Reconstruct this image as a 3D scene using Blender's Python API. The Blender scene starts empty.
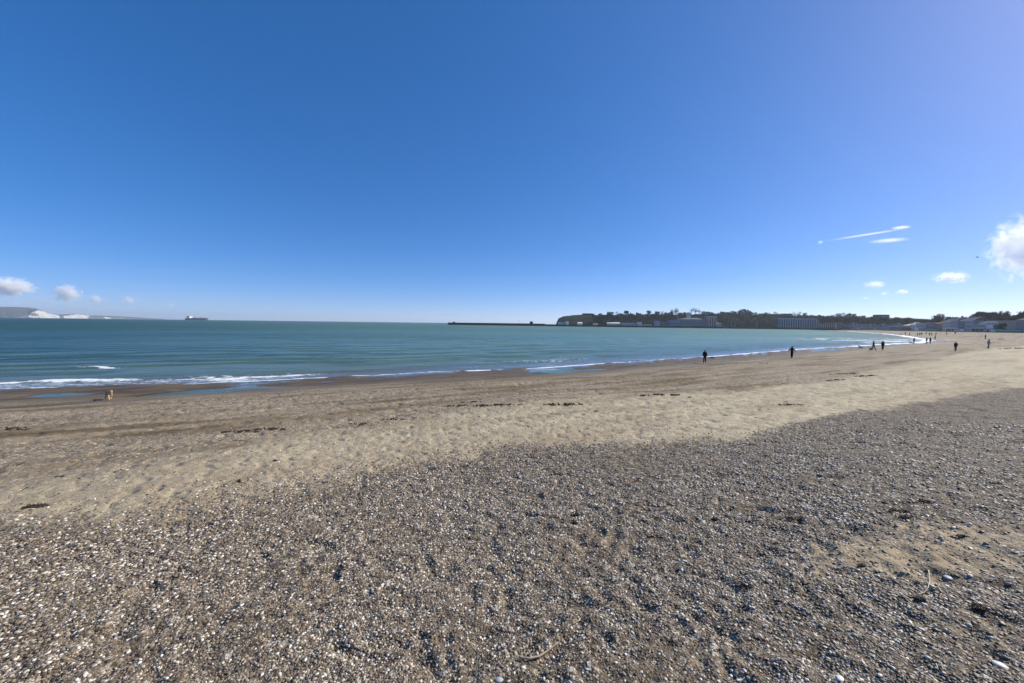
import bpy, bmesh, math, random
import numpy as np
from mathutils import Vector, Matrix, Euler
random.seed(7); rng = np.random.default_rng(11)
R = math.radians
scene = bpy.context.scene
col = scene.collection

# ------------------------------------------------------------------ camera
F = 1024 * 13.0 / 36.0
CAMZ = 4.9; PITCH = R(2.80); ROLL = R(0.70)
cp, sp = math.cos(PITCH), math.sin(PITCH)
f_ = Vector((0, cp, -sp)); r0 = Vector((1, 0, 0)); u0 = Vector((0, sp, cp))
r_ = r0 * math.cos(ROLL) + u0 * math.sin(ROLL)
u_ = -r0 * math.sin(ROLL) + u0 * math.cos(ROLL)
cam = bpy.data.cameras.new('camera'); cam.lens = 13; cam.sensor_width = 36
cam.clip_start = 0.05; cam.clip_end = 60000
camo = bpy.data.objects.new('camera', cam); col.objects.link(camo)
M3 = Matrix((r_, u_, -f_)).transposed()
camo.matrix_world = Matrix.Translation((0, 0, CAMZ)) @ M3.to_4x4()
scene.camera = camo

def ray(px, py):
    return f_ * F + r_ * (px - 512.0) - u_ * (py - 341.5)
def at(px, py, Y):
    d = ray(px, py); t = Y / d.y
    return Vector((d.x * t, Y, CAMZ + d.z * t))
def hitz(px, py, z=0.0):
    d = ray(px, py); t = (z - CAMZ) / d.z
    return Vector((d.x * t, d.y * t, z))

# ------------------------------------------------------------------ noise
def perlin(x, y, seed=0):
    x = np.asarray(x, float); y = np.asarray(y, float)
    xi = np.floor(x).astype(np.int64); yi = np.floor(y).astype(np.int64)
    xf = x - xi; yf = y - yi
    def g(ix, iy):
        h = (ix * 374761393 + iy * 668265263 + seed * 974634777) & 0xffffffff
        h = ((h ^ (h >> 13)) * 1274126177) & 0xffffffff
        h = h ^ (h >> 16)
        a = (h & 0xffff) / 65536.0 * 2 * np.pi
        return np.cos(a), np.sin(a)
    u = xf * xf * xf * (xf * (xf * 6 - 15) + 10); v = yf * yf * yf * (yf * (yf * 6 - 15) + 10)
    def dot(ix, iy, fx, fy):
        a, b = g(ix, iy); return a * fx + b * fy
    n00 = dot(xi, yi, xf, yf); n10 = dot(xi + 1, yi, xf - 1, yf)
    n01 = dot(xi, yi + 1, xf, yf - 1); n11 = dot(xi + 1, yi + 1, xf - 1, yf - 1)
    return ((n00 * (1 - u) + n10 * u) * (1 - v) + (n01 * (1 - u) + n11 * u) * v) * 1.5
def fbm(x, y, seed=0, o=4, g=0.5):
    s = 0; a = 1; t = 0
    for k in range(o):
        s = s + a * perlin(x * 2 ** k, y * 2 ** k, seed + k); t += a; a *= g
    return s / t
def sstep(a, b, x):
    t = np.clip((x - a) / (b - a), 0, 1); return t * t * (3 - 2 * t)

# ------------------------------------------------------------------ shoreline and terrain
SHORE = [(-2500, -1000), (-800, -290), (-150, -28), (-60, 13)]
for p in [(0, 389), (100, 387), (200, 384), (300, 379), (380, 375), (450, 371.5), (540, 368.5), (600, 364), (660, 360),
          (704, 357.2), (740, 354.5), (770, 352), (800, 349.5), (850, 347), (880, 345), (905, 343.6), (925, 343), (934, 340),
          (905, 335.5), (890, 334), (870, 332.7), (850, 331.3), (830, 330.4)]:
    v = hitz(*p); SHORE.append((v.x, v.y))
SHORE += [(537, 700), (507, 712), (393, 712), (249, 732), (98, 772), (60, 800), (60, 1400), (4000, 1400), (12000, 3000), (12000, -8000), (-2500, -8000)]
SH = np.array(SHORE, float)
def shore_sd(x, y):
    x = np.asarray(x, float).ravel(); y = np.asarray(y, float).ravel()
    best = np.full(x.shape, 1e18); inside = np.zeros(x.shape, bool)
    n = len(SH)
    for i in range(n):
        ax, ay = SH[i]; bx, by = SH[(i + 1) % n]
        dx, dy = bx - ax, by - ay
        t = np.clip(((x - ax) * dx + (y - ay) * dy) / (dx * dx + dy * dy), 0, 1)
        d = (x - ax - t * dx) ** 2 + (y - ay - t * dy) ** 2
        best = np.minimum(best, d)
        c = ((ay > y) != (by > y)) & (x < (bx - ax) * (y - ay) / (by - ay + 1e-12) + ax)
        inside ^= c
    return np.where(inside, 1, -1) * np.sqrt(best)

UX, UY = 0.878, 0.478
POOLS = []
for (px, py, lu, lv, dp) in [(58, 396, 2.0, 1.1, .24), (205, 392.2, 3.6, 1.35, .26), (172, 395.0, 1.9, 1.0, .24), (262, 388.6, 2.4, .7, .22),
                             (555, 371.6, 2.4, 1.7, .26), (583, 370.9, 4.0, 1.1, .24), (835, 350.6, 7, 1.5, .26), (760, 354.9, 4, .5, .1), (20, 399, 2.2, .5, .10)]:
    v = hitz(px, py); POOLS.append((v.x, v.y, lu, lv, dp))

def r_at(az, pts):   # boundary radius as function of azimuth
    return np.interp(az, pts[0], pts[1])

def H(x, y, fine=True, s=None):
    shp = np.shape(x)
    x = np.asarray(x, float).ravel(); y = np.asarray(y, float).ravel()
    if s is None: s = shore_sd(x, y)
    r = np.hypot(x, y)
    top = np.interp(r, [0, 100, 390, 480, 590, 850], [3.2, 3.1, 2.7, 2.2, 1.7, 1.3])
    z = np.interp(s, [-200, -20, 0, 7, 17, 30, 38, 45, 60], [-4, -.9, 0, .30, .95, 2.15, 3.2, 3.26, 3.3])
    z = np.where(s > 0, np.minimum(z, z * top / 3.2), z)
    u = x * UX + y * UY; v = -x * UY + y * UX
    z = z + sstep(3, 9, s) * sstep(60, 35, s) * 0.07 * fbm(u / 9, v / 3.5, 5, 3)
    z = z + sstep(-4, 0, s) * sstep(9, 5, s) * 0.085 * fbm(u / 7 + 4, v / 2.4, 17, 2)
    z = z + sstep(-3, 1, s) * sstep(10, 5, s) * 0.055 * fbm(u / 5, v / 1.3, 9, 3) + sstep(-3, .5, s) * sstep(7, 3, s) * .05 * fbm(u / 1.8, v / .9, 13, 3)
    z = z + 0.05 * np.clip(fbm(u / 14, v / 6, 21, 2) * 2, -1, 1) * sstep(-6, 1, s) * sstep(60, 30, s)
    for (qx, qy, lu, lv, dp) in POOLS:
        du = (x - qx) * UX + (y - qy) * UY; dv = -(x - qx) * UY + (y - qy) * UX
        e = (du / lu) ** 2 + ((dv + .15 * np.sin(du * 1.7)) / lv) ** 2
        z = z - dp * np.exp(-e)- (z + .04) * np.clip(1.15 * np.exp(-e * e * .6), 0, 1) * (z > -.04)
    if fine:
        near = sstep(70, 30, r)
        dry = sstep(6, 12, s)
        wx_ = x + .12 * perlin(x * 1.9 + 7, y * 1.9, 41); wy_ = y + .12 * perlin(x * 1.9, y * 1.9 + 5, 42)
        def rp(sc_, an, sd_): return perlin((wx_ * math.cos(an) + wy_ * math.sin(an)) / sc_ + 3.7, (-wx_ * math.sin(an) + wy_ * math.cos(an)) / sc_ + 1.3, sd_)
        n1 = rp(.30, .6, 31); n2 = rp(.13, 1.0, 32); n3 = rp(1.3, .4, 33)
        gv = gravel_mask(x, y, r)
        far_ = sstep(4, 16, r)
        z = z + near * dry * ((1.5 - .3 * gv) * (-.019 * np.clip(n1 - .08, 0, 1) * 2.0 + .0125 * n2 * sstep(11, 5, r) + .006 * n2) + .012 * n3)
        n5 = rp(.55, .8, 37); z = z - near * dry * far_ * .085 * np.clip(n5 - .1, 0, 1)
        n4 = rp(.34, 1.2, 35); z = z - near * dry * .014 * gv * sstep(.42, .62, n4)
    return z.reshape(shp)

def ground(px, py, fine=False):
    d = ray(px, py); a, b = 1.0 / 370, None
    ts = np.exp(np.linspace(math.log(1.2), math.log(2500), 900)) / math.hypot(d.x, d.y)
    X = d.x * ts; Y = d.y * ts; Z = CAMZ + d.z * ts
    g = H(X, Y, fine)
    k = np.argmax(Z < g)
    if k == 0: return Vector((X[-1], Y[-1], g[-1]))
    w = (Z[k - 1] - g[k - 1]) / ((Z[k - 1] - g[k - 1]) - (Z[k] - g[k]))
    t = ts[k - 1] + (ts[k] - ts[k - 1]) * w
    x, y = d.x * t, d.y * t
    return Vector((x, y, float(H(np.array([x]), np.array([y]), fine)[0])))

def gravel_mask(x, y, r): return np.zeros_like(r)
def curve(pts):
    P = [ground(*p) for p in pts]
    az = np.array([math.atan2(p.x, p.y) for p in P]); rr = np.array([math.hypot(p.x, p.y) for p in P])
    return az, rr
B1 = curve([(0, 522), (60, 520), (110, 522), (150, 517), (250, 500), (330, 482), (400, 470), (450, 460), (500, 452), (530, 447), (600, 446),
            (690, 444), (740, 440), (800, 422), (850, 412), (900, 407), (960, 396), (1023, 388)])
B2 = curve([(0, 482), (100, 475), (200, 455), (280, 440), (340, 432), (440, 418), (520, 404), (600, 396), (700, 391), (780, 386), (850, 376), (930, 362), (1023, 346)])
SANDP = []
for (px, py, wx, wy) in [(868, 563, .55, .32), (905, 552, .5, .3), (975, 540, .8, .4), (1015, 640, .3, .3), (120, 555, .35, .2), (300, 620, .2, .15), (560, 560, .35, .25), (715, 645, .25, .2), (330, 590, .3, .2)]:
    v = ground(px, py); SANDP.append((v.x, v.y, wx * (1 if px > 800 else .8), wy))
def gravel_mask(x, y, r):
    az = np.arctan2(x, y)
    rb = np.interp(az, *B1)
    n = fbm(x / 1.6, y / 1.6, 51, 4); n2 = fbm(x / .35, y / .35, 55, 3)
    soft = np.interp(az, [-.9, -.45, -.1, .1, .9], [.28, .22, .15, .10, .10])
    g = sstep(-1, 1, ((rb - r) / rb + .08 * n + .06 * n2) / soft)
    for k, (qx, qy, wx, wy) in enumerate(SANDP):
        e = ((x - qx) / wx) ** 2 + ((y - qy) / wy) ** 2
        g = g * (1 - (.66 if k < 3 else .35) * np.clip(np.exp(-e * .8) * 1.5 * (1 + 1.2 * n + .8 * n2), 0, 1))
    return g
def pale_mask(x, y, r):
    az = np.arctan2(x, y); rb = np.interp(az, *B2)
    n = fbm(x / 3.5, y / 2.0, 61, 4)
    soft = np.interp(az, [-.9, -.3, .3, .9], [.20, .15, .09, .10])
    return sstep(-1, 1, ((rb * .985 - r) / rb + .17 * n) / soft)

# ------------------------------------------------------------------ node helpers
def material(name):
    m = bpy.data.materials.new(name); m.use_nodes = True
    nt = m.node_tree; nt.nodes.clear()
    out = nt.nodes.new('ShaderNodeOutputMaterial')
    return m, nt, out
class N:
    def __init__(s, nt): s.nt = nt
    def n(s, t, **k):
        nd = s.nt.nodes.new(t)
        for a, b in k.items(): setattr(nd, a, b)
        return nd
    def l(s, a, b): s.nt.links.new(a, b)
    def put(s, sock, v):
        if isinstance(v, bpy.types.NodeSocket): s.l(v, sock)
        elif v is not None: sock.default_value = v
    def math(s, op, a, b=None, clamp=False):
        nd = s.n('ShaderNodeMath', operation=op); nd.use_clamp = clamp
        s.put(nd.inputs[0], a)
        if b is not None: s.put(nd.inputs[1], b)
        return nd.outputs[0]
    def mix(s, f, a, b, mode='MIX'):
        nd = s.n('ShaderNodeMix', data_type='RGBA', blend_type=mode)
        s.put(nd.inputs[0], f)
        for i, v in ((6, a), (7, b)):
            if isinstance(v, tuple) and len(v) == 3: v = v + (1,)
            s.put(nd.inputs[i], v)
        return nd.outputs[2]
    def noise(s, vec, scale, detail=3, rough=.5, dist=0):
        nd = s.n('ShaderNodeTexNoise'); nd.inputs['Scale'].default_value = scale
        nd.inputs['Detail'].default_value = detail; nd.inputs['Roughness'].default_value = rough
        nd.inputs['Distortion'].default_value = dist
        if vec is not None: s.l(vec, nd.inputs['Vector'])
        return nd.outputs['Fac']
    def vor(s, vec, scale, feature='F1'):
        nd = s.n('ShaderNodeTexVoronoi', feature=feature); nd.inputs['Scale'].default_value = scale
        s.l(vec, nd.inputs['Vector']); return nd
    def ramp(s, f, stops, interp='LINEAR'):
        nd = s.n('ShaderNodeValToRGB'); cr = nd.color_ramp; cr.interpolation = interp
        while len(cr.elements) < len(stops): cr.elements.new(.5)
        for e, (p, c) in zip(cr.elements, stops):
            e.position = p; e.color = (c if len(c) == 4 else tuple(c) + (1,)) if isinstance(c, tuple) else (c, c, c, 1)
        s.put(nd.inputs[0], f); return nd.outputs[0]
    def rng(s, f, a, b, c=0., d=1.):
        nd = s.n('ShaderNodeMapRange'); nd.inputs[1].default_value = a; nd.inputs[2].default_value = b
        nd.inputs[3].default_value = c; nd.inputs[4].default_value = d; s.put(nd.inputs[0], f); return nd.outputs[0]
    def attr(s, name):
        nd = s.n('ShaderNodeAttribute'); nd.attribute_name = name; return nd.outputs['Fac']
    def bump(s, h, strength, dist, normal=None):
        nd = s.n('ShaderNodeBump'); nd.inputs['Strength'].default_value = strength; nd.inputs['Distance'].default_value = dist
        s.l(h, nd.inputs['Height'])
        if normal is not None: s.l(normal, nd.inputs['Normal'])
        return nd.outputs[0]
    def mapping(s, vec, scale=(1, 1, 1), rot=(0, 0, 0)):
        nd = s.n('ShaderNodeMapping'); nd.inputs['Scale'].default_value = scale; nd.inputs['Rotation'].default_value = rot
        s.l(vec, nd.inputs['Vector']); return nd.outputs[0]
    def bsdf(s, out, base, rough=.8, spec=.5, normal=None, **k):
        b = s.n('ShaderNodeBsdfPrincipled')
        if isinstance(base, tuple) and len(base) == 3: base = base + (1,)
        s.put(b.inputs['Base Color'], base); s.put(b.inputs['Roughness'], rough); s.put(b.inputs['Specular IOR Level'], spec)
        if normal is not None: s.l(normal, b.inputs['Normal'])
        for a, v in k.items(): s.put(b.inputs[a], v)
        s.l(b.outputs[0], out.inputs['Surface']); return b
_mats = {}
def plain(name, c, rough=.8, var=.25, scale=1.5, spec=.3, metal=0.):
    if name in _mats: return _mats[name]
    m, nt, out = material(name); g = N(nt)
    tc = g.n('ShaderNodeTexCoord').outputs['Object']
    f = g.noise(tc, scale, 4, .6)
    dark = tuple(x * (1 - var) for x in c); light = tuple(min(.9, x * (1 + var)) for x in c)
    cc = g.ramp(f, [(.3, dark), (.7, light)])
    g.bsdf(out, cc, rough, spec, g.bump(f, .15, .02), Metallic=metal)
    _mats[name] = m; return m

STONES = [(0.0, (.026, .020, .016)), (.18, (.078, .059, .043)), (.35, (.165, .122, .081)), (.51, (.275, .207, .134)), (.65, (.39, .31, .21)),
          (.74, (.14, .126, .115)), (.84, (.53, .45, .34)), (.93, (.78, .73, .64))]

# ground material
m, nt, out = material('beach_ground'); g = N(nt)
pos = g.n('ShaderNodeNewGeometry').outputs['Position']
flat = g.mapping(pos, (1, 1, 1))
sA, gA, pA = g.attr('shore'), g.attr('gravel'), g.attr('pale')
alongv = g.mapping(pos, (1, 1, 1), (0, 0, -math.atan2(UY, UX)))
alongs = g.mapping(alongv, (.18, 1, 1))
v1 = g.vor(pos, 52); v2 = g.vor(pos, 24); v3 = g.vor(pos, 9)
def chan(nd):
    sp_ = g.n('ShaderNodeSeparateColor'); g.l(nd.outputs['Color'], sp_.inputs[0]); return sp_.outputs
c1 = g.ramp(chan(v1)[0], STONES, 'LINEAR'); c2 = g.ramp(chan(v2)[1], STONES, 'LINEAR')
stone = g.mix(g.math('GREATER_THAN', chan(v2)[2], .55), c1, c2)
big = g.noise(pos, 1.1, 5, .65); med = g.noise(pos, 5.5, 4, .7)
stone = g.mix(g.rng(v1.outputs['Distance'], .25, .62, 0, .55), stone, (.04, .033, .027))
stone = g.mix(g.rng(med, .40, .58, .35, 0), stone, (.07, .054, .038))
stone = g.mix(g.rng(big, .45, .70, 0, .50), stone, (.20, .145, .092))
nf = g.noise(pos, 38, 3, .7)
sand_p = g.ramp(g.noise(pos, 2.2, 6, .7), [(.3, (.36, .302, .20)), (.7, (.53, .455, .315))])
sand_p = g.mix(g.rng(nf, .52, .75, 0, .75), sand_p, (.16, .12, .08))
spk = g.math('GREATER_THAN', chan(v2)[0], .86)
sand_p = g.mix(g.math('MULTIPLY', spk, .65), sand_p, c1)
nal = g.noise(alongs, .9, 5, .6)
sand_b = g.ramp(nal, [(.32, (.11, .077, .043)), (.5, (.185, .138, .080)), (.68, (.29, .235, .15))])
grit = g.noise(alongs, .45, 4, .6)
gm = g.math('MULTIPLY', g.rng(grit, .38, .54, 0, 1), g.rng(sA, 4.5, 8, 0, .65))
spk2 = g.math('GREATER_THAN', chan(v2)[1], .35)
gst = g.mix(.1, c2, (.30, .26, .20))
sand_b = g.mix(g.math('MULTIPLY', gm, spk2), sand_b, gst)
sand_b = g.mix(g.math('MULTIPLY', gm, .35), sand_b, (.17, .135, .095))
wet = g.math('MULTIPLY', g.rng(g.math('ADD', sA, g.rng(nal, 0, 1, -3, 3)), 5, 11, 1, 0), 1.0, True)
nwet = g.noise(alongs, 1.6, 5, .65)
wetc = g.ramp(nwet, [(.35, (.050, .035, .021)), (.65, (.13, .094, .054))])
sand_b = g.mix(g.math('MULTIPLY', wet, .85), sand_b, wetc)
mot = g.rng(g.noise(alongs, .8, 6, .72), .46, .62, 0, 1)
sand_p = g.mix(g.math('MULTIPLY', mot, .55), sand_p, (.22, .165, .10))
mots = g.math('MULTIPLY', g.rng(g.noise(pos, 1.3, 6, .75), .47, .60, 0, 1), g.math('GREATER_THAN', chan(v2)[0], .5))
sand_p = g.mix(g.math('MULTIPLY', mots, .6), sand_p, c1)
vl = g.n('ShaderNodeVectorMath', operation='LENGTH'); g.l(pos, vl.inputs[0])
sand_p = g.mix(g.math('MULTIPLY', g.rng(vl.outputs['Value'], 7, 12, .8, 0), g.rng(big, .3, .6, 1, .5)), sand_p, (.25, .185, .118))
base = g.mix(pA, sand_b, sand_p)
px_ = g.n('ShaderNodeSeparateXYZ'); g.l(pos, px_.inputs[0])
dk = g.rng(g.math('ADD', px_.outputs[0], g.rng(big, .3, .7, -3, 3)), 1, 12, 0, .38)
stone = g.mix(dk, stone, (.085, .068, .056))
edge = g.noise(pos, 14, 3, .6)
gfac = g.rng(g.math('ADD', gA, g.rng(edge, .3, .7, -.25, .25)), .3, .7, 0, 1)
base = g.mix(gfac, base, stone)
land = g.attr('inland')
base = g.mix(land, base, g.ramp(g.noise(pos, .03, 4), [(.4, (.10, .11, .06)), (.6, (.16, .15, .10))]))
hh = g.math('ADD', g.math('MULTIPLY', g.math('SUBTRACT', 1, v1.outputs['Distance']), gfac), g.math('MULTIPLY', nf, .6))
b1 = g.bump(hh, .55, .014)
b2 = g.bump(med, .8, .06, b1)
# scattered dark scraps and footprint-sized dark spots
v4 = g.vor(pos, 2.3); sc4 = chan(v4)
scr = g.math('MULTIPLY', g.math('GREATER_THAN', sc4[0], .55), g.rng(g.math('ADD', v4.outputs['Distance'], g.rng(g.noise(pos, 16, 3, .7), .3, .7, -.12, .12)), .06, .16, 1, 0))
v5 = g.vor(pos, 7.0); sc5 = chan(v5)
scr2 = g.math('MULTIPLY', g.math('GREATER_THAN', sc5[1], .6), g.rng(g.math('ADD', v5.outputs['Distance'], g.rng(g.noise(pos, 30, 2, .7), .3, .7, -.12, .12)), .08, .2, 1, 0))
patchy = g.rng(g.noise(pos, .5, 4, .6), .42, .62, .1, 1)
scr = g.math('MULTIPLY', g.math('MAXIMUM', scr, scr2), patchy)
base = g.mix(g.math('MULTIPLY', scr, g.rng(sA, 5, 9, 0, .8)), base, (.055, .040, .026))
# broken tide lines of fine dark debris
sw = g.math('ADD', sA, g.rng(g.noise(alongs, .35, 5, .6), 0, 1, -2.2, 2.2))
tl = None
for c0, w0 in ((12.4, .16), (14.6, .22), (10.2, .10), (17.6, .12)):
    t_ = g.rng(g.math('ABSOLUTE', g.math('SUBTRACT', sw, c0)), 0, w0 * 2, 1, 0); tl = t_ if tl is None else g.math('MAXIMUM', tl, t_)
tl = g.math('MULTIPLY', tl, g.math('MULTIPLY', g.rng(g.noise(pos, 1.0, 6, .75), .46, .58, 0, 1), g.rng(g.noise(pos, 9, 3, .7), .42, .55, 0, .85)))
base = g.mix(g.math('MULTIPLY', tl, g.math('SUBTRACT', 1, gfac)), base, (.05, .034, .022))
rough = g.rng(wet, 0, 1, .92, .62)
g.bsdf(out, base, rough, g.rng(wet, 0, 1, .2, .3), b2)
M_ground = m

def sea_material():
    m, nt, out = material('sea_water'); g = N(nt)
    pos = g.n('ShaderNodeNewGeometry').outputs['Position']
    dep, sh, rr, fo = g.attr('depth'), g.attr('shore'), g.attr('dist'), g.attr('foam')
    al = g.mapping(pos, (1, 1, 1), (0, 0, -math.atan2(UY, UX)))
    s1 = g.mapping(al, (.35, 1, 1))
    swell = g.noise(s1, .35, 3, .5); chop = g.noise(s1, 1.6, 5, .62); rip = g.noise(g.mapping(al, (.6, 1, 1)), 7, 4, .6)
    far = g.noise(g.mapping(al, (.3, 1, 1)), .035, 4, .6)
    calm = g.rng(dep, 0.0, .25, .03, 1.0)
    mid = g.rng(rr, 60, 400, 1, .75)
    h = g.math('ADD', g.math('MULTIPLY', swell, .9), g.math('ADD', g.math('MULTIPLY', chop, .35), g.math('MULTIPLY', rip, .045)))
    h = g.math('MULTIPLY', h, calm)
    bmp = g.bump(h, 1.0, .55)
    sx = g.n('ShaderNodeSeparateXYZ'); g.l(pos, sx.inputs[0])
    azf = g.rng(g.math('DIVIDE', sx.outputs[0], g.math('MAXIMUM', sx.outputs[1], 1.0)), -1.2, .7, 0, 1)  # lighter rightward: shallower bay, plus sun-side sky reflection put into the colour
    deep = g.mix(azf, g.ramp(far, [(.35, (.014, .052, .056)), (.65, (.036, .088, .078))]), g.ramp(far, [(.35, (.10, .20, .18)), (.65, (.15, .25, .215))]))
    shal = (.075, .120, .100)
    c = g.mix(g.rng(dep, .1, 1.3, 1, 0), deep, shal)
    c = g.mix(g.rng(dep, .0, .25, .9, 0), c, (.12, .105, .08))
    # foam
    cell = g.n('ShaderNodeTexVoronoi', feature='DISTANCE_TO_EDGE'); cell.inputs['Scale'].default_value = 2.6
    wp = g.n('ShaderNodeVectorMath', operation='ADD'); nn = g.n('ShaderNodeTexNoise'); nn.inputs['Scale'].default_value = 2.5
    g.l(s1, nn.inputs['Vector']); g.l(nn.outputs['Color'], wp.inputs[0]); g.l(s1, wp.inputs[1]); g.l(wp.outputs[0], cell.inputs['Vector'])
    lace = g.rng(cell.outputs[0], .0, .16, 1, 0)
    fn = g.noise(s1, 3.0, 5, .7)
    k = g.math('ADD', fo, g.math('ADD', g.rng(fn, .3, .7, -.45, .45), g.math('MULTIPLY', lace, .28)))
    fm = g.math('MULTIPLY', g.rng(k, .52, .80, 0, 1), g.rng(fo, .03, .2, 0, 1))
    c = g.mix(fm, c, (.80, .82, .82))
    rough = g.math('ADD', g.math('MULTIPLY', g.rng(rr, 30, 300, .19, .46), g.rng(dep, .05, .22, .3, 1)), g.math('MULTIPLY', fm, .4))
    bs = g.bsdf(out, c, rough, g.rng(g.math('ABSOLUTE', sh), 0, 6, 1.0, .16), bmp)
    bs.inputs['IOR'].default_value = 1.333
    return m
M_sea = sea_material()

# ------------------------------------------------------------------ object helpers
def tag(o, label=None, cat=None, group=None, kind=None):
    if label: o['label'] = label
    if cat: o['category'] = cat
    if group: o['group'] = group
    if kind: o['kind'] = kind
    return o
def empty(name, loc=(0, 0, 0), rz=0, label=None, cat=None, group=None):
    o = bpy.data.objects.new(name, None); col.objects.link(o); o.empty_display_size = .5
    o.location = loc; o.rotation_euler = (0, 0, rz); tag(o, label, cat, group); return o
def mobj(name, mesh, parent=None):
    o = bpy.data.objects.new(name, mesh); col.objects.link(o)
    if parent: o.parent = parent
    return o
def kids(o): return [c for c in bpy.data.objects if c.parent == o]
CH = {}
def copy_tree(o, parent=None):
    c = o.copy(); col.objects.link(c); c.parent = parent
    for ch in list(o.children): copy_tree(ch, c)
    return c
class MB:
    def __init__(s): s.v = []; s.f = []; s.m = []
    def add(s, V, Fc, mi=0):
        b = len(s.v); s.v += [tuple(v) for v in V]; s.f += [tuple(b + i for i in f) for f in Fc]; s.m += [mi] * len(Fc)
    def box(s, x0, x1, y0, y1, z0, z1, mi=0):
        s.add([(x0, y0, z0), (x1, y0, z0), (x1, y1, z0), (x0, y1, z0), (x0, y0, z1), (x1, y0, z1), (x1, y1, z1), (x0, y1, z1)],
              [(0, 3, 2, 1), (4, 5, 6, 7), (0, 1, 5, 4), (1, 2, 6, 5), (2, 3, 7, 6), (3, 0, 4, 7)], mi)
    def tube(s, pts, rad, n=8, mi=0):
        pts = [Vector(p) for p in pts]
        if not hasattr(rad, '__len__'): rad = [rad] * len(pts)
        V = []; Fc = []
        for i, p in enumerate(pts):
            d = (pts[min(i + 1, len(pts) - 1)] - pts[max(i - 1, 0)]).normalized()
            a = d.cross(Vector((0, 0, 1)));
            if a.length < 1e-3: a = Vector((1, 0, 0))
            a.normalize(); b = d.cross(a)
            for k in range(n):
                t = 2 * math.pi * k / n; V.append(p + (a * math.cos(t) + b * math.sin(t)) * rad[i])
        for i in range(len(pts) - 1):
            for k in range(n):
                Fc.append((i * n + k, i * n + (k + 1) % n, (i + 1) * n + (k + 1) % n, (i + 1) * n + k))
        Fc.append(tuple(range(n))[::-1]); Fc.append(tuple(range((len(pts) - 1) * n, len(pts) * n)))
        s.add(V, Fc, mi)
    def ell(s, c, r, nu=12, nv=8, mi=0, jit=0):
        V = []; Fc = []
        for j in range(nv + 1):
            ph = math.pi * j / nv
            for i in range(nu):
                t = 2 * math.pi * i / nu; k = 1 + (random.uniform(-jit, jit) if 0 < j < nv else 0)
                V.append((c[0] + r[0] * math.sin(ph) * math.cos(t) * k, c[1] + r[1] * math.sin(ph) * math.sin(t) * k, c[2] + r[2] * math.cos(ph) * k))
        for j in range(nv):
            for i in range(nu):
                Fc.append((j * nu + i, (j + 1) * nu + i, (j + 1) * nu + (i + 1) % nu, j * nu + (i + 1) % nu))
        s.add(V, Fc, mi)
    def build(s, name, mats, parent=None, smooth=False):
        me = bpy.data.meshes.new(name); me.from_pydata(s.v, [], s.f)
        if not isinstance(mats, (list, tuple)): mats = [mats]
        for m_ in mats: me.materials.append(m_)
        me.polygons.foreach_set('material_index', s.m)
        if smooth: me.polygons.foreach_set('use_smooth', [True] * len(s.f))
        me.update(); return mobj(name, me, parent)

def grid_mesh(name, rs, az, zfun, mat, attrs):
    nr, na = len(rs), len(az)
    A, Rr = np.meshgrid(az, rs); X = (Rr * np.sin(A)).ravel(); Y = (Rr * np.cos(A)).ravel()
    s = shore_sd(X, Y)
    Z = zfun(X, Y, s)
    idx = np.arange(nr * na).reshape(nr, na)
    a = idx[:-1, :]; b = idx[1:, :]
    a2 = np.roll(a, -1, 1); b2 = np.roll(b, -1, 1)
    q = np.stack([a, b, b2, a2], -1).reshape(-1, 4)[:, ::-1]
    me = bpy.data.meshes.new(name)
    me.vertices.add(nr * na); me.vertices.foreach_set('co', np.stack([X, Y, Z], -1).ravel().astype(np.float32))
    me.loops.add(q.size); me.loops.foreach_set('vertex_index', q.ravel().astype(np.int32))
    me.polygons.add(len(q)); me.polygons.foreach_set('loop_start', np.arange(0, q.size, 4, dtype=np.int32))
    try: me.polygons.foreach_set('loop_total', np.full(len(q), 4, dtype=np.int32))
    except Exception: pass
    me.update(calc_edges=True)
    me.polygons.foreach_set('use_smooth', np.ones(len(q), bool))
    for k, fn in attrs.items():
        at_ = me.attributes.new(k, 'FLOAT', 'POINT'); at_.data.foreach_set('value', fn(X, Y, s, Z).astype(np.float32))
    me.materials.append(mat)
    return mobj(name, me)

az = np.concatenate([np.linspace(R(-64), R(64), 1050), np.linspace(R(64), R(296), 130)[1:-1]])
rs = [0.25, .6, .95]
r = 1.2
while r < 45: rs.append(r); r *= 1.0085
while r < 13000: rs.append(r); r *= 1.035
rs = np.array(rs)
gr = grid_mesh('beach', rs, az, lambda x, y, s: H(x, y, True, s), M_ground, {
    'shore': lambda x, y, s, z: s,
    'gravel': lambda x, y, s, z: gravel_mask(x, y, np.hypot(x, y)),
    'pale': lambda x, y, s, z: pale_mask(x, y, np.hypot(x, y)) * sstep(5, 9, s),
    'inland': lambda x, y, s, z: sstep(75, 110, s) * sstep(200, 330, np.hypot(x, y))})
tag(gr, kind='structure')

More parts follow.
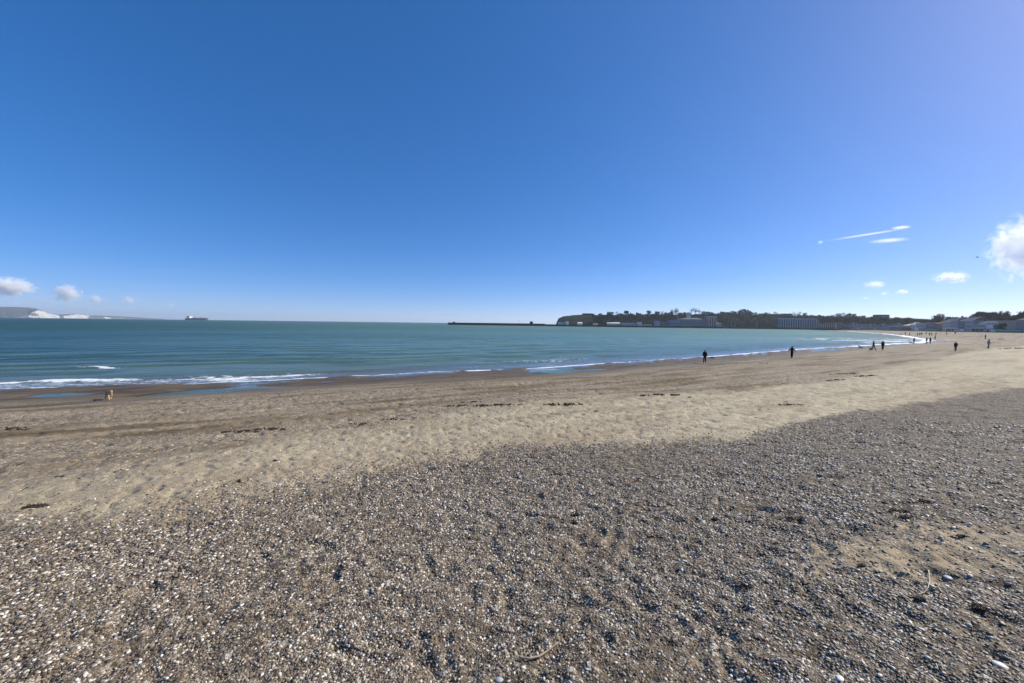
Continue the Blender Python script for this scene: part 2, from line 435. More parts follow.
rs = []; r = 20
while r < 160: rs.append(r); r *= 1.007
while r < 12500: rs.append(r); r *= 1.03
rs.append(12500.)
rs = np.array(rs)
def seaz(x, y, s):
    d = -s; r = np.hypot(x, y)
    u = x * UX + y * UY; v = -x * UY + y * UX
    n = fbm(u / 25, v / 9, 71, 3); n2 = fbm(u / 9, v / 4, 75, 3); n3 = fbm(u / 60, v / 40, 79, 2)
    A = sstep(3.0, 8, d) * sstep(300, 120, r)
    ph = 2 * np.pi * (d / 6.5 + 1.4 * n)
    z = A * (.075 * (1 + 1.2 * n3) * (np.sin(ph) + .35 * np.sin(2 * ph + 1.0)) + .05 * n2)
    # breaking wave near the beach on the left
    lb = sstep(-2, -14, x)
    z = z + .14 * np.exp(-((d - 3.6 + .5 * n2) / .55) ** 2) * lb
    return z
def foamf(x, y, s, z):
    d = -s; r = np.hypot(x, y)
    g_ = H(x, y, False, s); dep = -g_
    u = x * UX + y * UY; v = -x * UY + y * UX
    n = fbm(u / 4, v / 2, 81, 3); n2 = fbm(u / 12, v / 4, 85, 3); nb = fbm(u / 9, v / 9, 87, 2)
    lb = sstep(-14, -21, x)
    okk = (s < 1.6)
    wfar = np.interp(r, [30, 60, 120, 200, 400], [.35, .5, 1.3, 2.5, 5])
    edge = np.exp(-((d - .45 * wfar + .7 * n) / (.6 * wfar * (1 + .7 * n2))) ** 2) * 1.05 * np.clip(1 + .9 * n2, .3, 1.3)
    edge = edge * (dep > -.01)
    brk = np.exp(-((d - 2.8 + .9 * n2) / (.55 + .35 * n)) ** 2) * lb * np.clip(.66 + .9 * nb + .4 * n, .0, 1.1)
    trail = .38 * sstep(0, 1, d) * sstep(4.5, 2.0, d) * lb
    c = hitz(103, 367.2); du = (x - c.x) * UX * 0 + (x - c.x); dv = y - c.y
    crest = np.exp(-(du / 1.9) ** 4 - ((dv - .05 * du + .25 * np.sin(du * 2.1)) / (.34 + .10 * np.sin(du * 3.7 + 1))) ** 2) * (.85 + .3 * n)
    c2 = hitz(225, 379.5); bl = np.exp(-((x - c2.x) / 3.2) ** 2 - ((y - c2.y) / 1.3) ** 2) * .75
    mid = .55 * np.exp(-((x - 7) / 9) ** 2) * np.exp(-((d - 6) / 4.5) ** 2) * np.clip(.4 + 1.6 * n2, 0, 1)
    c3 = hitz(880, 341.5); w = np.exp(-((x - c3.x - 25) / 55) ** 2 - ((y - c3.y) / 50) ** 2)
    wash = w * np.clip(.58 + 2.2 * fbm(u / 14, v / 5, 91, 4), 0, 1) * .85
    return np.clip(np.maximum.reduce([edge, brk, trail, bl, mid, wash]) * okk + crest, 0, 1.2)
sea = grid_mesh('sea', rs, az, seaz, M_sea, {
    'shore': lambda x, y, s, z: s,
    'dist': lambda x, y, s, z: np.hypot(x, y),
    'depth': lambda x, y, s, z: -H(x, y, False, s),
    'foam': foamf})
tag(sea, kind='structure')

# ------------------------------------------------------------------ pebbles (real stones near the camera)
def make_pebbles():
    mat, nt, out = material('pebble_stone'); g = N(nt)
    oi = g.n('ShaderNodeObjectInfo').outputs['Random']
    c = g.ramp(oi, STONES, 'LINEAR')
    tc = g.n('ShaderNodeTexCoord').outputs['Object']
    n = g.noise(tc, 2.5, 3, .6)
    c = g.mix(g.rng(n, .35, .7, 0, .35), c, (.13, .10, .07))
    g.bsdf(out, c, .55, .4, g.bump(n, .2, .05))
    A = np.linspace(R(-62), R(62), 260); rs = np.exp(np.linspace(math.log(1.1), math.log(17), 240))
    AA, RR = np.meshgrid(A, rs); X = (RR * np.sin(AA)).ravel(); Y = (RR * np.cos(AA)).ravel(); Z = H(X, Y, True)
    r = RR.ravel(); gm = gravel_mask(X, Y, r)
    n = fbm(X / .9, Y / .9, 101, 4); nL = fbm(X / 3.2, Y / 3.2, 105, 2)
    dens = (gm * np.clip(.68 + 1.3 * n + .9 * nL, .10, 1.3) + .03) * np.interp(X, [-1, 6], [1, .62]) * np.interp(r, [0, 3, 5, 8, 12, 17], [12000, 12000, 6500, 2500, 800, 260])
    idx = np.arange(len(X)).reshape(AA.shape)
    q = np.stack([idx[:-1, :-1], idx[:-1, 1:], idx[1:, 1:], idx[1:, :-1]], -1).reshape(-1, 4)[:, ::-1]
    me = bpy.data.meshes.new('pebbles'); me.from_pydata(np.stack([X, Y, Z], -1).tolist(), [], q.tolist())
    a = me.attributes.new('dens', 'FLOAT', 'POINT'); a.data.foreach_set('value', dens.astype(np.float32))
    sc_ = me.attributes.new('psize', 'FLOAT', 'POINT'); sc_.data.foreach_set('value', np.interp(r, [0, 3, 6, 17], [.0047, .0052, .0082, .0145]).astype(np.float32))
    me.materials.append(mat); me.update()
    o = mobj('shingle', me)
    tag(o, 'loose shingle of grey, brown and cream pebbles and broken shell in the foreground', 'shingle', kind='stuff')
    ng = bpy.data.node_groups.new('scatter', 'GeometryNodeTree')
    ng.interface.new_socket('Geometry', in_out='INPUT', socket_type='NodeSocketGeometry')
    ng.interface.new_socket('Geometry', in_out='OUTPUT', socket_type='NodeSocketGeometry')
    nn = ng.nodes; L = ng.links.new
    gi = nn.new('NodeGroupInput'); go = nn.new('NodeGroupOutput')
    na = nn.new('GeometryNodeInputNamedAttribute'); na.data_type = 'FLOAT'; na.inputs['Name'].default_value = 'dens'
    nb = nn.new('GeometryNodeInputNamedAttribute'); nb.data_type = 'FLOAT'; nb.inputs['Name'].default_value = 'psize'
    dp = nn.new('GeometryNodeDistributePointsOnFaces'); dp.distribute_method = 'RANDOM'
    L(gi.outputs[0], dp.inputs['Mesh']); L(na.outputs['Attribute'], dp.inputs['Density'])
    join = nn.new('GeometryNodeJoinGeometry')
    for k in range(8):
        ico = nn.new('GeometryNodeMeshIcoSphere'); ico.inputs['Radius'].default_value = 1; ico.inputs['Subdivisions'].default_value = 2
        nz = nn.new('ShaderNodeTexNoise'); nz.noise_dimensions = '4D'; nz.inputs['W'].default_value = k * 7.3; nz.inputs['Scale'].default_value = .9; nz.inputs['Detail'].default_value = 1
        sub = nn.new('ShaderNodeVectorMath'); sub.operation = 'SUBTRACT'; sub.inputs[1].default_value = (.5, .5, .5)
        sc2 = nn.new('ShaderNodeVectorMath'); sc2.operation = 'SCALE'; sc2.inputs['Scale'].default_value = 1.3
        spn = nn.new('GeometryNodeSetPosition'); sm = nn.new('GeometryNodeSetShadeSmooth'); mt = nn.new('GeometryNodeSetMaterial'); mt.inputs['Material'].default_value = mat
        tr = nn.new('GeometryNodeTransform'); tr.inputs['Scale'].default_value = (random.uniform(.9, 1.5), random.uniform(.75, 1.0), random.uniform(.4, .75))
        g2 = nn.new('GeometryNodeGeometryToInstance')
        L(nz.outputs['Color'], sub.inputs[0]); L(sub.outputs[0], sc2.inputs[0]); L(ico.outputs['Mesh'], spn.inputs['Geometry']); L(sc2.outputs[0], spn.inputs['Offset'])
        L(spn.outputs[0], sm.inputs[0]); L(sm.outputs[0], mt.inputs[0]); L(mt.outputs[0], tr.inputs[0]); L(tr.outputs[0], g2.inputs[0]); L(g2.outputs[0], join.inputs[0])
    ip = nn.new('GeometryNodeInstanceOnPoints'); ip.inputs['Pick Instance'].default_value = True
    L(dp.outputs['Points'], ip.inputs['Points']); L(join.outputs[0], ip.inputs['Instance'])
    ri = nn.new('FunctionNodeRandomValue'); ri.data_type = 'INT'; ri.inputs['Min'].default_value = 0; ri.inputs['Max'].default_value = 7
    L([o_ for o_ in ri.outputs if o_.type == 'INT'][0], ip.inputs['Instance Index'])
    rv = nn.new('FunctionNodeRandomValue'); rv.data_type = 'FLOAT_VECTOR'; rv.inputs[0].default_value = (-.35, -.35, 0); rv.inputs[1].default_value = (.35, .35, 6.28)
    e2 = nn.new('FunctionNodeEulerToRotation'); L(rv.outputs[0], e2.inputs[0]); L(e2.outputs[0], ip.inputs['Rotation'])
    rf = nn.new('FunctionNodeRandomValue'); rf.data_type = 'FLOAT'
    fo = [o_ for o_ in rf.outputs if o_.type == 'VALUE'][0]
    fi = [i_ for i_ in rf.inputs if i_.type == 'VALUE']; fi[0].default_value = 0; fi[1].default_value = 1
    pw = nn.new('ShaderNodeMath'); pw.operation = 'POWER'; L(fo, pw.inputs[0]); pw.inputs[1].default_value = 5
    ml = nn.new('ShaderNodeMath'); ml.operation = 'MULTIPLY_ADD'; L(pw.outputs[0], ml.inputs[0]); ml.inputs[1].default_value = 2.1; ml.inputs[2].default_value = .55
    m2 = nn.new('ShaderNodeMath'); m2.operation = 'MULTIPLY'; L(ml.outputs[0], m2.inputs[0]); L(nb.outputs['Attribute'], m2.inputs[1])
    # psize must travel to the points: captured by distribute (attributes are interpolated)
    L(m2.outputs[0], ip.inputs['Scale'])
    L(ip.outputs[0], go.inputs[0])
    md = o.modifiers.new('scatter', 'NODES'); md.node_group = ng
make_pebbles()

# ------------------------------------------------------------------ far shore: hill, pier, buildings, trees
ORD = ['first', 'second', 'third', 'fourth', 'fifth', 'sixth', 'seventh', 'eighth', 'ninth', 'tenth', 'eleventh', 'twelfth', 'thirteenth', 'fourteenth',
       'fifteenth', 'sixteenth', 'seventeenth', 'eighteenth', 'nineteenth', 'twentieth']
TENS = ['', '', 'twenty', 'thirty', 'forty', 'fifty', 'sixty', 'seventy', 'eighty', 'ninety']
def ordn(i):
    if i < 20: return ORD[i]
    t, k = divmod(i + 1, 10)
    if k == 0: return TENS[t][:-1] + 'ieth'
    return TENS[t] + '-' + ORD[k - 1]

MW = {
 'quay': plain('quay_stone', (.028, .027, .027), .9), 'timber': plain('dark_pier_timber', (.016, .014, .013), .9),
 'white': plain('white_render', (.72, .71, .68), .8, .08), 'cream': plain('cream_render', (.55, .50, .42), .8, .1),
 'lilac': plain('pale_lilac_render', (.55, .52, .56), .8, .1), 'brick': plain('red_brown_brick', (.19, .095, .07), .9, .2, 3),
 'grey': plain('grey_render', (.42, .42, .42), .85, .12), 'bluegrey': plain('bluegrey_render', (.34, .38, .43), .85, .12),
 'slate': plain('slate_roof', (.12, .12, .125), .6, .2, 2), 'tile': plain('red_tile_roof', (.20, .09, .065), .8, .2, 2),
 'glass': plain('window_glass', (.03, .04, .05), .15, .1, 1, .6), 'teal': plain('teal_shopfront', (.05, .16, .17), .6, .2),
 'blue': plain('pale_blue_cladding', (.30, .38, .55), .6, .15), 'navy': plain('navy_cladding', (.07, .08, .14), .6, .15),
 'green': plain('green_panel', (.02, .22, .13), .6, .15), 'palegreen': plain('pale_green_panel', (.35, .60, .48), .6, .1),
 'stonewall': plain('stone_wall', (.33, .29, .24), .9, .15), 'rust': plain('rust_red_paint', (.33, .13, .10), .7, .15),
 'black': plain('black_paint', (.015, .015, .017), .5), 'mauve': plain('mauve_brick', (.24, .19, .21), .9, .15, 3),
}
# ---- land masses
def scrub_mat(name, a, b, c):
    m, nt, out = material(name); g = N(nt)
    pos = g.n('ShaderNodeNewGeometry').outputs['Position']
    f = g.noise(pos, .06, 6, .7); h = g.noise(pos, .4, 4, .7)
    g.bsdf(out, g.ramp(f, [(.3, a), (.5, b), (.72, c)]), .95, .1, g.bump(h, .8, 2.0)); return m
M_hill = scrub_mat('headland_scrub', (.008, .013, .009), (.013, .018, .012), (.028, .027, .019))
def hill_strip(name, outline, Y0, Y1, base, mat, seed, rag=.8, ny=26, step=1.2):
    xs = np.arange(outline[0][0], outline[-1][0] + .1, step)
    prof = np.interp(xs, [p[0] for p in outline], [p[1] for p in outline])
    V = []; n = len(xs)
    Ym = (Y0 + Y1) / 2
    for j in range(ny):
        t = j / (ny - 1); Y = Y0 + (Y1 - Y0) * t
        shape = math.sin(math.pi * min(1, t * 1.15) ** .6) if t < .87 else max(0, (1 - t) / .13) * math.sin(math.pi * 1.0005 ** .6 if False else math.pi * (.87 * 1.15) ** .6 if True else 0)
        shape = max(0, min(1, (1 - (2 * abs(t - .45)) ** 2.2)))
        for i, x in enumerate(xs):
            topz = at(x, prof[i], Ym).z
            p = at(x, 325, Y)
            e = min(1, i / 3, (n - 1 - i) / 3 + .15)
            z = base + (topz - base) * shape + rag * shape * float(fbm(np.array([p.x / 30]), np.array([p.y / 30]), seed)[0]) * 3 * min(1, e)
            V.append((p.x, Y, max(base, z)))
    Fc = [(j * n + i, j * n + i + 1, (j + 1) * n + i + 1, (j + 1) * n + i) for j in range(ny - 1) for i in range(n - 1)]
    mb = MB(); mb.add(V, Fc); o = mb.build(name, mat, smooth=True); tag(o, kind='structure'); return o
hill_strip('headland', [(556, 324), (558, 319), (563, 316.3), (572, 315.3), (590, 315), (612, 315.5), (640, 315.6), (670, 315.2), (720, 315.0), (760, 315.4), (800, 316.2), (835, 317.6), (850, 319)], 800, 1010, -1, M_hill, 3)
hill_strip('inland_hill', [(760, 322), (800, 318), (850, 317), (900, 320), (940, 321), (980, 319), (1030, 318), (1100, 318), (1200, 319)], 950, 1250, 0, M_hill, 5, .6)

# ---- distant chalk cliffs
def cliffs():
    m, nt, out = material('chalk_cliffs'); g = N(nt)
    pos = g.n('ShaderNodeNewGeometry').outputs['Position']
    fl = g.n('ShaderNodeAttribute'); fl.attribute_name = 'chalk'
    n1 = g.noise(pos, .012, 5, .7); n2 = g.noise(g.mapping(pos, (.5, .5, .8)), .02, 5, .7)
    k = g.rng(g.math('ADD', fl.outputs['Fac'], g.rng(n2, .3, .7, -.35, .35)), .42, .58, 0, 1)
    grass = g.ramp(n1, [(.3, (.06, .07, .065)), (.7, (.13, .125, .10))])
    chalk = g.ramp(n2, [(.3, (.32, .31, .29)), (.7, (.62, .61, .58))])
    g.bsdf(out, g.mix(k, grass, chalk), .95, .1, g.bump(n2, .6, 20)); 
    Y0 = 5400
    top = [(-260, 300), (-100, 303), (-30, 305), (0, 305.8), (18, 306), (30, 306.6), (38, 308.2), (44, 311), (50, 313.6), (60, 314.2), (78, 313.6), (92, 315.2), (110, 315.6), (130, 316.6), (152, 318.2), (165, 319)]
    clf = [(-260, .10), (0, .10), (20, .16), (28, .30), (33, .55), (38, .80), (44, .93), (50, .95), (56, .80), (60, .55), (66, .62), (74, .85), (84, .88), (91, .70), (98, .55), (106, .6), (118, .5), (130, .4), (165, .3)]
    YY = lambda x_: 4500 + 24 * 12 * math.log1p(math.exp((x_ - 30) / 12))
    xs = np.arange(-260, 165.1, .6); ny = 34; n = len(xs); V = []; ch = []
    for j in range(ny):
        t = j / (ny - 1)
        for i, x in enumerate(xs):
            Y0 = YY(x); tz = max(2, at(x, np.interp(x, *zip(*top)), Y0 + 300).z); c = np.interp(x, *zip(*clf))
            nn = .35 * float(perlin(np.array([x / 9.]), np.array([.3]), 3)[0]); n2 = float(perlin(np.array([x / 1.7]), np.array([t * 3]), 4)[0])
            cz = tz * c * (1 + .12 * nn)
            cz = min(cz, tz * .97)
            if t < .2: z = -3 + (cz + 3) * (t / .2) ** .8; yy = Y0 + t / .2 * 35 * (1 + .4 * n2) + 60 * nn; k = float(np.interp(x, [-260, 20, 28, 34, 46, 50, 57, 60, 64, 70, 86, 90, 96, 106, 115, 130, 165], [.15, .2, .35, .5, .7, .95, .95, .3, .45, .85, .9, .35, .25, .55, .35, .3, .2]))
            else:
                q = (t - .2) / .8; z = cz + (tz - cz) * math.sin(min(1, q / .55) * math.pi / 2) * (1 if q < .6 else 1 - (q - .6) * .6); yy = Y0 + 35 + q * 1400 + 60 * nn; k = -.2
            z += 2.0 * n2 * min(1, t * 5)
            p = at(x, 318, yy); V.append((p.x, yy, z)); ch.append(k)
    Fc = [(j * n + i, j * n + i + 1, (j + 1) * n + i + 1, (j + 1) * n + i) for j in range(ny - 1) for i in range(n - 1)]
    mb = MB(); mb.add(V, Fc); o = mb.build('chalk_headland', m, smooth=False); tag(o, kind='structure')
    a = o.data.attributes.new('chalk', 'FLOAT', 'POINT'); a.data.foreach_set('value', ch)
cliffs()

# ---- quay and pier
def poly_wall(name, pts, z0, z1, depth, mat, lab, cat, coping=None, group=None):
    e = empty(name, (pts[0][0], pts[0][1], z0), 0, lab, cat, group); o = Vector(e.location)
    mb = MB(); mc = MB()
    for (a, b) in zip(pts[:-1], pts[1:]):
        a = Vector((a[0], a[1], 0)); b = Vector((b[0], b[1], 0)); d = (b - a).normalized(); nrm = Vector((d.y, -d.x, 0))
        if nrm.dot(Vector((0, 0, 0)) - a) > 0: nrm = -nrm
        V = [a, b, b + nrm * depth, a + nrm * depth]
        za = z1
        VV = [Vector((p.x, p.y, z)) - o for z in (z0, za) for p in V]
        mb.add(VV, [(0, 3, 2, 1), (4, 5, 6, 7), (0, 1, 5, 4), (1, 2, 6, 5), (2, 3, 7, 6), (3, 0, 4, 7)])
        W = [a - nrm * .15, b - nrm * .15, b + nrm * .45, a + nrm * .45]
        VV = [Vector((p.x, p.y, z)) - o for z in (z1 + .003, z1 + .35) for p in W]
        mc.add(VV, [(0, 3, 2, 1), (4, 5, 6, 7), (0, 1, 5, 4), (1, 2, 6, 5), (2, 3, 7, 6), (3, 0, 4, 7)])
    mb.build('wall', mat, e); mc.build('coping', coping or mat, e); return e
QP = [at(x, 325, Y) for x, Y in [(540, 792), (560, 770), (640, 728), (720, 706), (780, 700), (800, 694), (831, 590)]]
QP = [(p.x, p.y) for p in QP]
poly_wall('harbour_wall', QP, -2.5, 3.2, 14, MW['quay'], 'long dark harbour wall below the wooded headland', 'harbour wall', MW['quay'])
# quay deck as promenade
mbq = MB(); k = len(QP); back = [(x + .0 + 60 * x / 700, y + 110) for x, y in QP]
V = [(x, y, 3.0) for x, y in QP] + [(x, y, 3.0) for x, y in back]
mbq.add(V, [(i, i + 1, k + i + 1, k + i) for i in range(k - 1)])
tag(mbq.build('quayside_pavement', MW['grey']), kind='structure')

def pier():
    a = at(545, 325, 792); b = at(448.5, 323, 860); a.z = b.z = 0
    L = (b - a).length; rz = math.atan2((b - a).y, (b - a).x)
    e = empty('stone_pier', (a.x, a.y, 0), rz, 'long low dark pier running out to sea left of the headland', 'pier')
    mb = MB(); mb.box(0, L, -4, 4, 3.1, 4.1); mb.build('deck', MW['timber'], e)
    mb = MB(); mb.box(0, L, -3.2, 3.2, -2, 3.097); mb.build('stone_core', MW['quay'], e)
    ms = None
    for i in range(40):
        for s in (-1, 1):
            x = 1.5 + i * (L - 3) / 39
            if ms is None:
                mb = MB(); mb.tube([(0, 0, -3), (0, 0, 3.2)], .35, 6); ms = mb.build('pile', MW['timber'], e); ms.location = (x, s * 3.7, 0)
            else:
                c = ms.copy(); col.objects.link(c); c.parent = e; c.location = (x, s * 3.7, 0)
    mb = MB()
    mb.box(0, L, 3.55, 3.74, 4.103, 5.0)
    for s in (-3.8, 3.8):
        mb.box(0, L, s - .06, s + .06, 5.0, 5.25); mb.box(0, L, s - .04, s + .04, 4.55, 4.62)
        x = 0
        while x < L: mb.box(x, x + .15, s - .05, s + .05, 4.1, 5.02); x += 3.5
    mb.build('railing', MW['black'], e)
    def along(px, Y=None):
        t = (545 - px) / (545 - 448.5); return a + (b - a) * t
    # pier head beacon and posts, shelters: own things
    p = along(450); h = empty('pier_beacon', (p.x, p.y, 4.1), rz, 'small beacon post at the very tip of the pier', 'beacon')
    mb = MB(); mb.tube([(0, 0, 0), (0, 0, 3.6)], [.35, .22], 8); mb.build('mast', MW['white'], h)
    mb = MB(); mb.ell((0, 0, 4.0), (.55, .55, .5)); mb.build('lantern', MW['rust'], h)
    mb = MB(); mb.box(-.9, .9, -.9, .9, 0, 1.1); mb.build('plinth', MW['quay'], h)
    p = along(454.5); h = empty('pier_hut', (p.x, p.y, 4.1), rz, 'little dark hut near the tip of the pier', 'hut')
    mb = MB(); mb.box(-2.2, 2.2, -1.6, 1.6, 0, 2.3); mb.build('wall', MW['timber'], h)
    mb = MB(); mb.add([(-2.5, -1.9, 2.303), (2.5, -1.9, 2.303), (2.5, 1.9, 2.303), (-2.5, 1.9, 2.303), (-2.5, 0, 3.1), (2.5, 0, 3.1)], [(0, 1, 5, 4), (2, 3, 4, 5), (0, 4, 3), (1, 2, 5), (3, 2, 1, 0)]); mb.build('roof', MW['slate'], h)
    p = along(532.3); h = empty('pier_shelter', (p.x, p.y, 4.1), rz, 'squat dark watch building standing on the pier close to the headland', 'watch building')
    mb = MB(); mb.box(-3, 3, -2.5, 2.5, 0, 5.0); mb.build('wall', MW['timber'], h)
    mb = MB(); mb.box(-3.4, 3.4, -2.9, 2.9, 5.003, 5.5); mb.build('roof', MW['slate'], h)
    mb = MB(); mb.tube([(1, 0, 5.5), (1, 0, 8.6)], .15, 6); mb.build('mast', MW['black'], h)
    for i, px in enumerate([521, 468, 480, 494, 508]):
        p = along(px); hh = 9 if i == 0 else 3.2
        h = empty('lamp_post', (p.x, p.y, 4.1), rz, ['tall thin mast on the pier, left of the watch building', 'lamp post nearest the tip of the pier', 'lamp post second from the tip of the pier', 'lamp post midway along the pier', 'lamp post on the pier just left of the tall mast'][i], 'mast' if i == 0 else 'lamp post', None if i == 0 else 'lamp posts on the pier')
        mb = MB(); mb.tube([(0, 0, 0), (0, 0, hh)], [.16, .09], 6); mb.build('pole', MW['black'], h)
        mb = MB(); mb.ell((0, 0, hh + .15), (.3, .3, .22), 8, 5); mb.build('lamp', MW['white'], h)
pier()

# ---- buildings
def window_mesh(w, h):
    key = ('win', round(w, 2), round(h, 2))
    if key in CH: return CH[key]
    mb = MB(); t = min(.12, w * .12)
    mb.box(-w / 2, w / 2, -.06, -.02, 0, h, 1)
    mb.box(-w / 2 - t, -w / 2, -.12, -.02, -t, h + t); mb.box(w / 2, w / 2 + t, -.12, -.02, -t, h + t)
    mb.box(-w / 2, w / 2, -.12, -.02, -t, 0); mb.box(-w / 2, w / 2, -.12, -.02, h, h + t); mb.box(-t / 3, t / 3, -.10, -.062, 0, h)
    o = mb.build('window', [MW['white'], MW['glass']]); me = o.data; bpy.data.objects.remove(o); CH[key] = me; return me
def building(name, lab, x0, x1, Y0, Y1, zb, ytop, depth, wall, roof='flat', roofm='slate', nf=3, nb=6, ww=1.35, wh=1.8, chim=0, group=None, piers=None, shop=None, band=None, cat='building', rh=None):
    A = at(x0, 325, Y0); B = at(x1, 325, Y1); A.z = B.z = zb
    h = at((x0 + x1) / 2, ytop, (Y0 + Y1) / 2).z - zb
    L = (B - A).length; ang = math.atan2((B - A).y, (B - A).x)
    e = empty(name, (A + (B - A) / 2), ang, lab, cat, group)
    rh = rh if rh is not None else (0 if roof == 'flat' else min(h * .3, depth * .3))
    hw = h - rh
    mb = MB(); mb.box(-L / 2, L / 2, 0, depth, -2, hw); mb.build('wall', MW[wall], e)
    if roof == 'flat':
        mb = MB(); mb.box(-L / 2 - .3, L / 2 + .3, -.3, depth + .3, hw + .003, hw + .5)
    elif roof == 'gable':
        mb = MB(); x_ = L / 2 + .3; z0, z1 = hw + .003, hw + rh
        mb.add([(-x_, -.4, z0), (x_, -.4, z0), (x_, depth + .4, z0), (-x_, depth + .4, z0), (-x_, depth / 2, z1), (x_, depth / 2, z1)], [(0, 1, 5, 4), (2, 3, 4, 5), (0, 4, 3), (1, 2, 5), (3, 2, 1, 0)])
    else:
        mb = MB(); x_ = L / 2 + .3; z0, z1 = hw + .003, hw + rh; i_ = min(depth / 2, L / 2 - .5)
        mb.add([(-x_, -.4, z0), (x_, -.4, z0), (x_, depth + .4, z0), (-x_, depth + .4, z0), (-x_ + i_, depth / 2, z1), (x_ - i_, depth / 2, z1)], [(0, 1, 5, 4), (2, 3, 4, 5), (0, 4, 3), (1, 2, 5), (3, 2, 1, 0)])
    ro = mb.build('roof', MW[roofm], e)
    for k in range(chim):
        mb = MB(); x = -L / 2 + L * (k + .5) / chim; zt = hw + rh
        mb.box(x - .6, x + .6, depth / 2 - .5, depth / 2 + .5, zt - .6, zt + 1.4); mb.box(x - .4, x - .1, depth / 2 - .2, depth / 2 + .2, zt + 1.402, zt + 1.9); mb.box(x + .1, x + .4, depth / 2 - .2, depth / 2 + .2, zt + 1.402, zt + 1.9)
        mb.build('chimney', MW['brick'], ro)
    g0 = 0
    if shop:
        mb = MB(); mb.box(-L / 2 + .3, L / 2 - .3, -.25, -.003, .3, 3.0, 0); mb.box(-L / 2 + .1, L / 2 - .1, -.9, -.003, 3.0, 3.5, 1)
        mb.build('shopfront', [MW['glass'], MW[shop]], e); g0 = 3.7
    if band:
        mb = MB(); mb.box(-L / 2 - .05, L / 2 + .05, -.28, -.003, hw - .9, hw - .25); mb.build('cornice', MW[band], e)
    fh = (hw - g0 - .6) / max(nf, 1); wh = min(wh, fh * .62)
    bw = L / nb; ww = min(ww, bw * .5)
    me = window_mesh(ww, wh)
    for f in range(nf):
        for b in range(nb):
            wo = mobj('window', me, e); wo.location = (-L / 2 + bw * (b + .5), 0, g0 + .25 + fh * f + (fh - wh) * .5)
    if piers:
        for b in range(nb + 1):
            mb = MB(); x = -L / 2 + bw * b
            x = max(-L / 2 + .3, min(L / 2 - .3, x)); mb.box(x - .28, x + .28, -.7, -.004, 0, hw - .95); mb.build('pilaster', MW[piers], e)
    return e
# quayside (left to right)
building('terminal_building', 'long low pinkish ferry terminal at the foot of the headland tip', 558.5, 566, 800, 800, 3, 322.6, 10, 'lilac', 'flat', 'white', 1, 6)
building('white_store', 'small bright white store beside the pinkish terminal', 566.4, 568.6, 792, 792, 3, 321.6, 8, 'white', 'flat', 'white', 1, 2)
building('quay_shed', 'white gabled quay shed below the middle of the bare hill', 578, 582.4, 786, 786, 3, 322.2, 10, 'white', 'gable', 'white', 1, 3)
building('quay_shed', 'pale low quay shed right of the white gabled one', 593.5, 598, 780, 780, 3, 323.0, 8, 'cream', 'gable', 'slate', 1, 3)
building('boat_shed', 'grey boat shed with a white sloping roof on the quay', 607, 620, 770, 764, 3, 322.3, 18, 'grey', 'gable', 'white', 1, 7)
building('boat_shed', 'long pale boat shed between the white roofed shed and the white cube', 621, 637.6, 760, 752, 3, 323.2, 14, 'grey', 'flat', 'white', 1, 9)
building('white_kiosk', 'white cube shaped kiosk at the end of the long pale boat shed', 638.3, 641.8, 748, 748, 3, 322.2, 7, 'white', 'flat', 'white', 1, 2)
building('quay_shed', 'thin pale shed right of the white cube shaped kiosk', 642.6, 651.5, 744, 742, 3, 324.2, 8, 'cream', 'flat', 'slate', 1, 5)
building('quay_offices', 'small pale blue offices left of the navy block', 655, 660, 742, 740, 3, 321, 10, 'blue', 'flat', 'navy', 2, 4)
building('navy_block', 'plain navy block between the two pale blue fronted buildings', 660.4, 668.4, 744, 742, 3, 321.8, 12, 'navy', 'flat', 'navy', 2, 6)
building('columned_terminal', 'blue ferry terminal with a row of pale columns', 668.9, 680, 738, 736, 3, 320.8, 14, 'navy', 'flat', 'blue', 2, 9, piers='blue', band='blue')
building('theatre', 'wide mauve seafront theatre left of the white portico', 680.6, 706, 736, 730, 3, 317.8, 26, 'mauve', 'hip', 'slate', 2, 16, rh=3)
building('theatre_tower', 'cream tower rising behind the mauve seafront theatre', 687.8, 690.6, 772, 772, 3, 312.6, 8, 'cream', 'flat', 'white', 4, 2)
building('portico_hall', 'hall with white corner columns and pale roof right of the theatre', 706.6, 716, 726, 722, 3, 316.6, 20, 'rust', 'flat', 'white', 2, 4, piers='white', band='white')
building('annexe', 'low cream annexe beside the white portico', 716.6, 724, 722, 720, 3, 322.8, 10, 'cream', 'gable', 'slate', 1, 4)
building('house_on_hill', 'white house high among the trees above the white cube kiosk', 655.6, 658, 840, 840, 18, 312.6, 8, 'white', 'gable', 'slate', 1, 2)
building('house_on_hill', 'long white wall and house among the headland trees', 627, 640, 850, 850, 20, 315.4, 6, 'white', 'flat', 'white', 1, 8)
building('fort', 'flat topped dark fort on the crest of the headland', 583.5, 592, 880, 880, 22, 313.6, 20, 'quay', 'flat', 'quay', 1, 6)
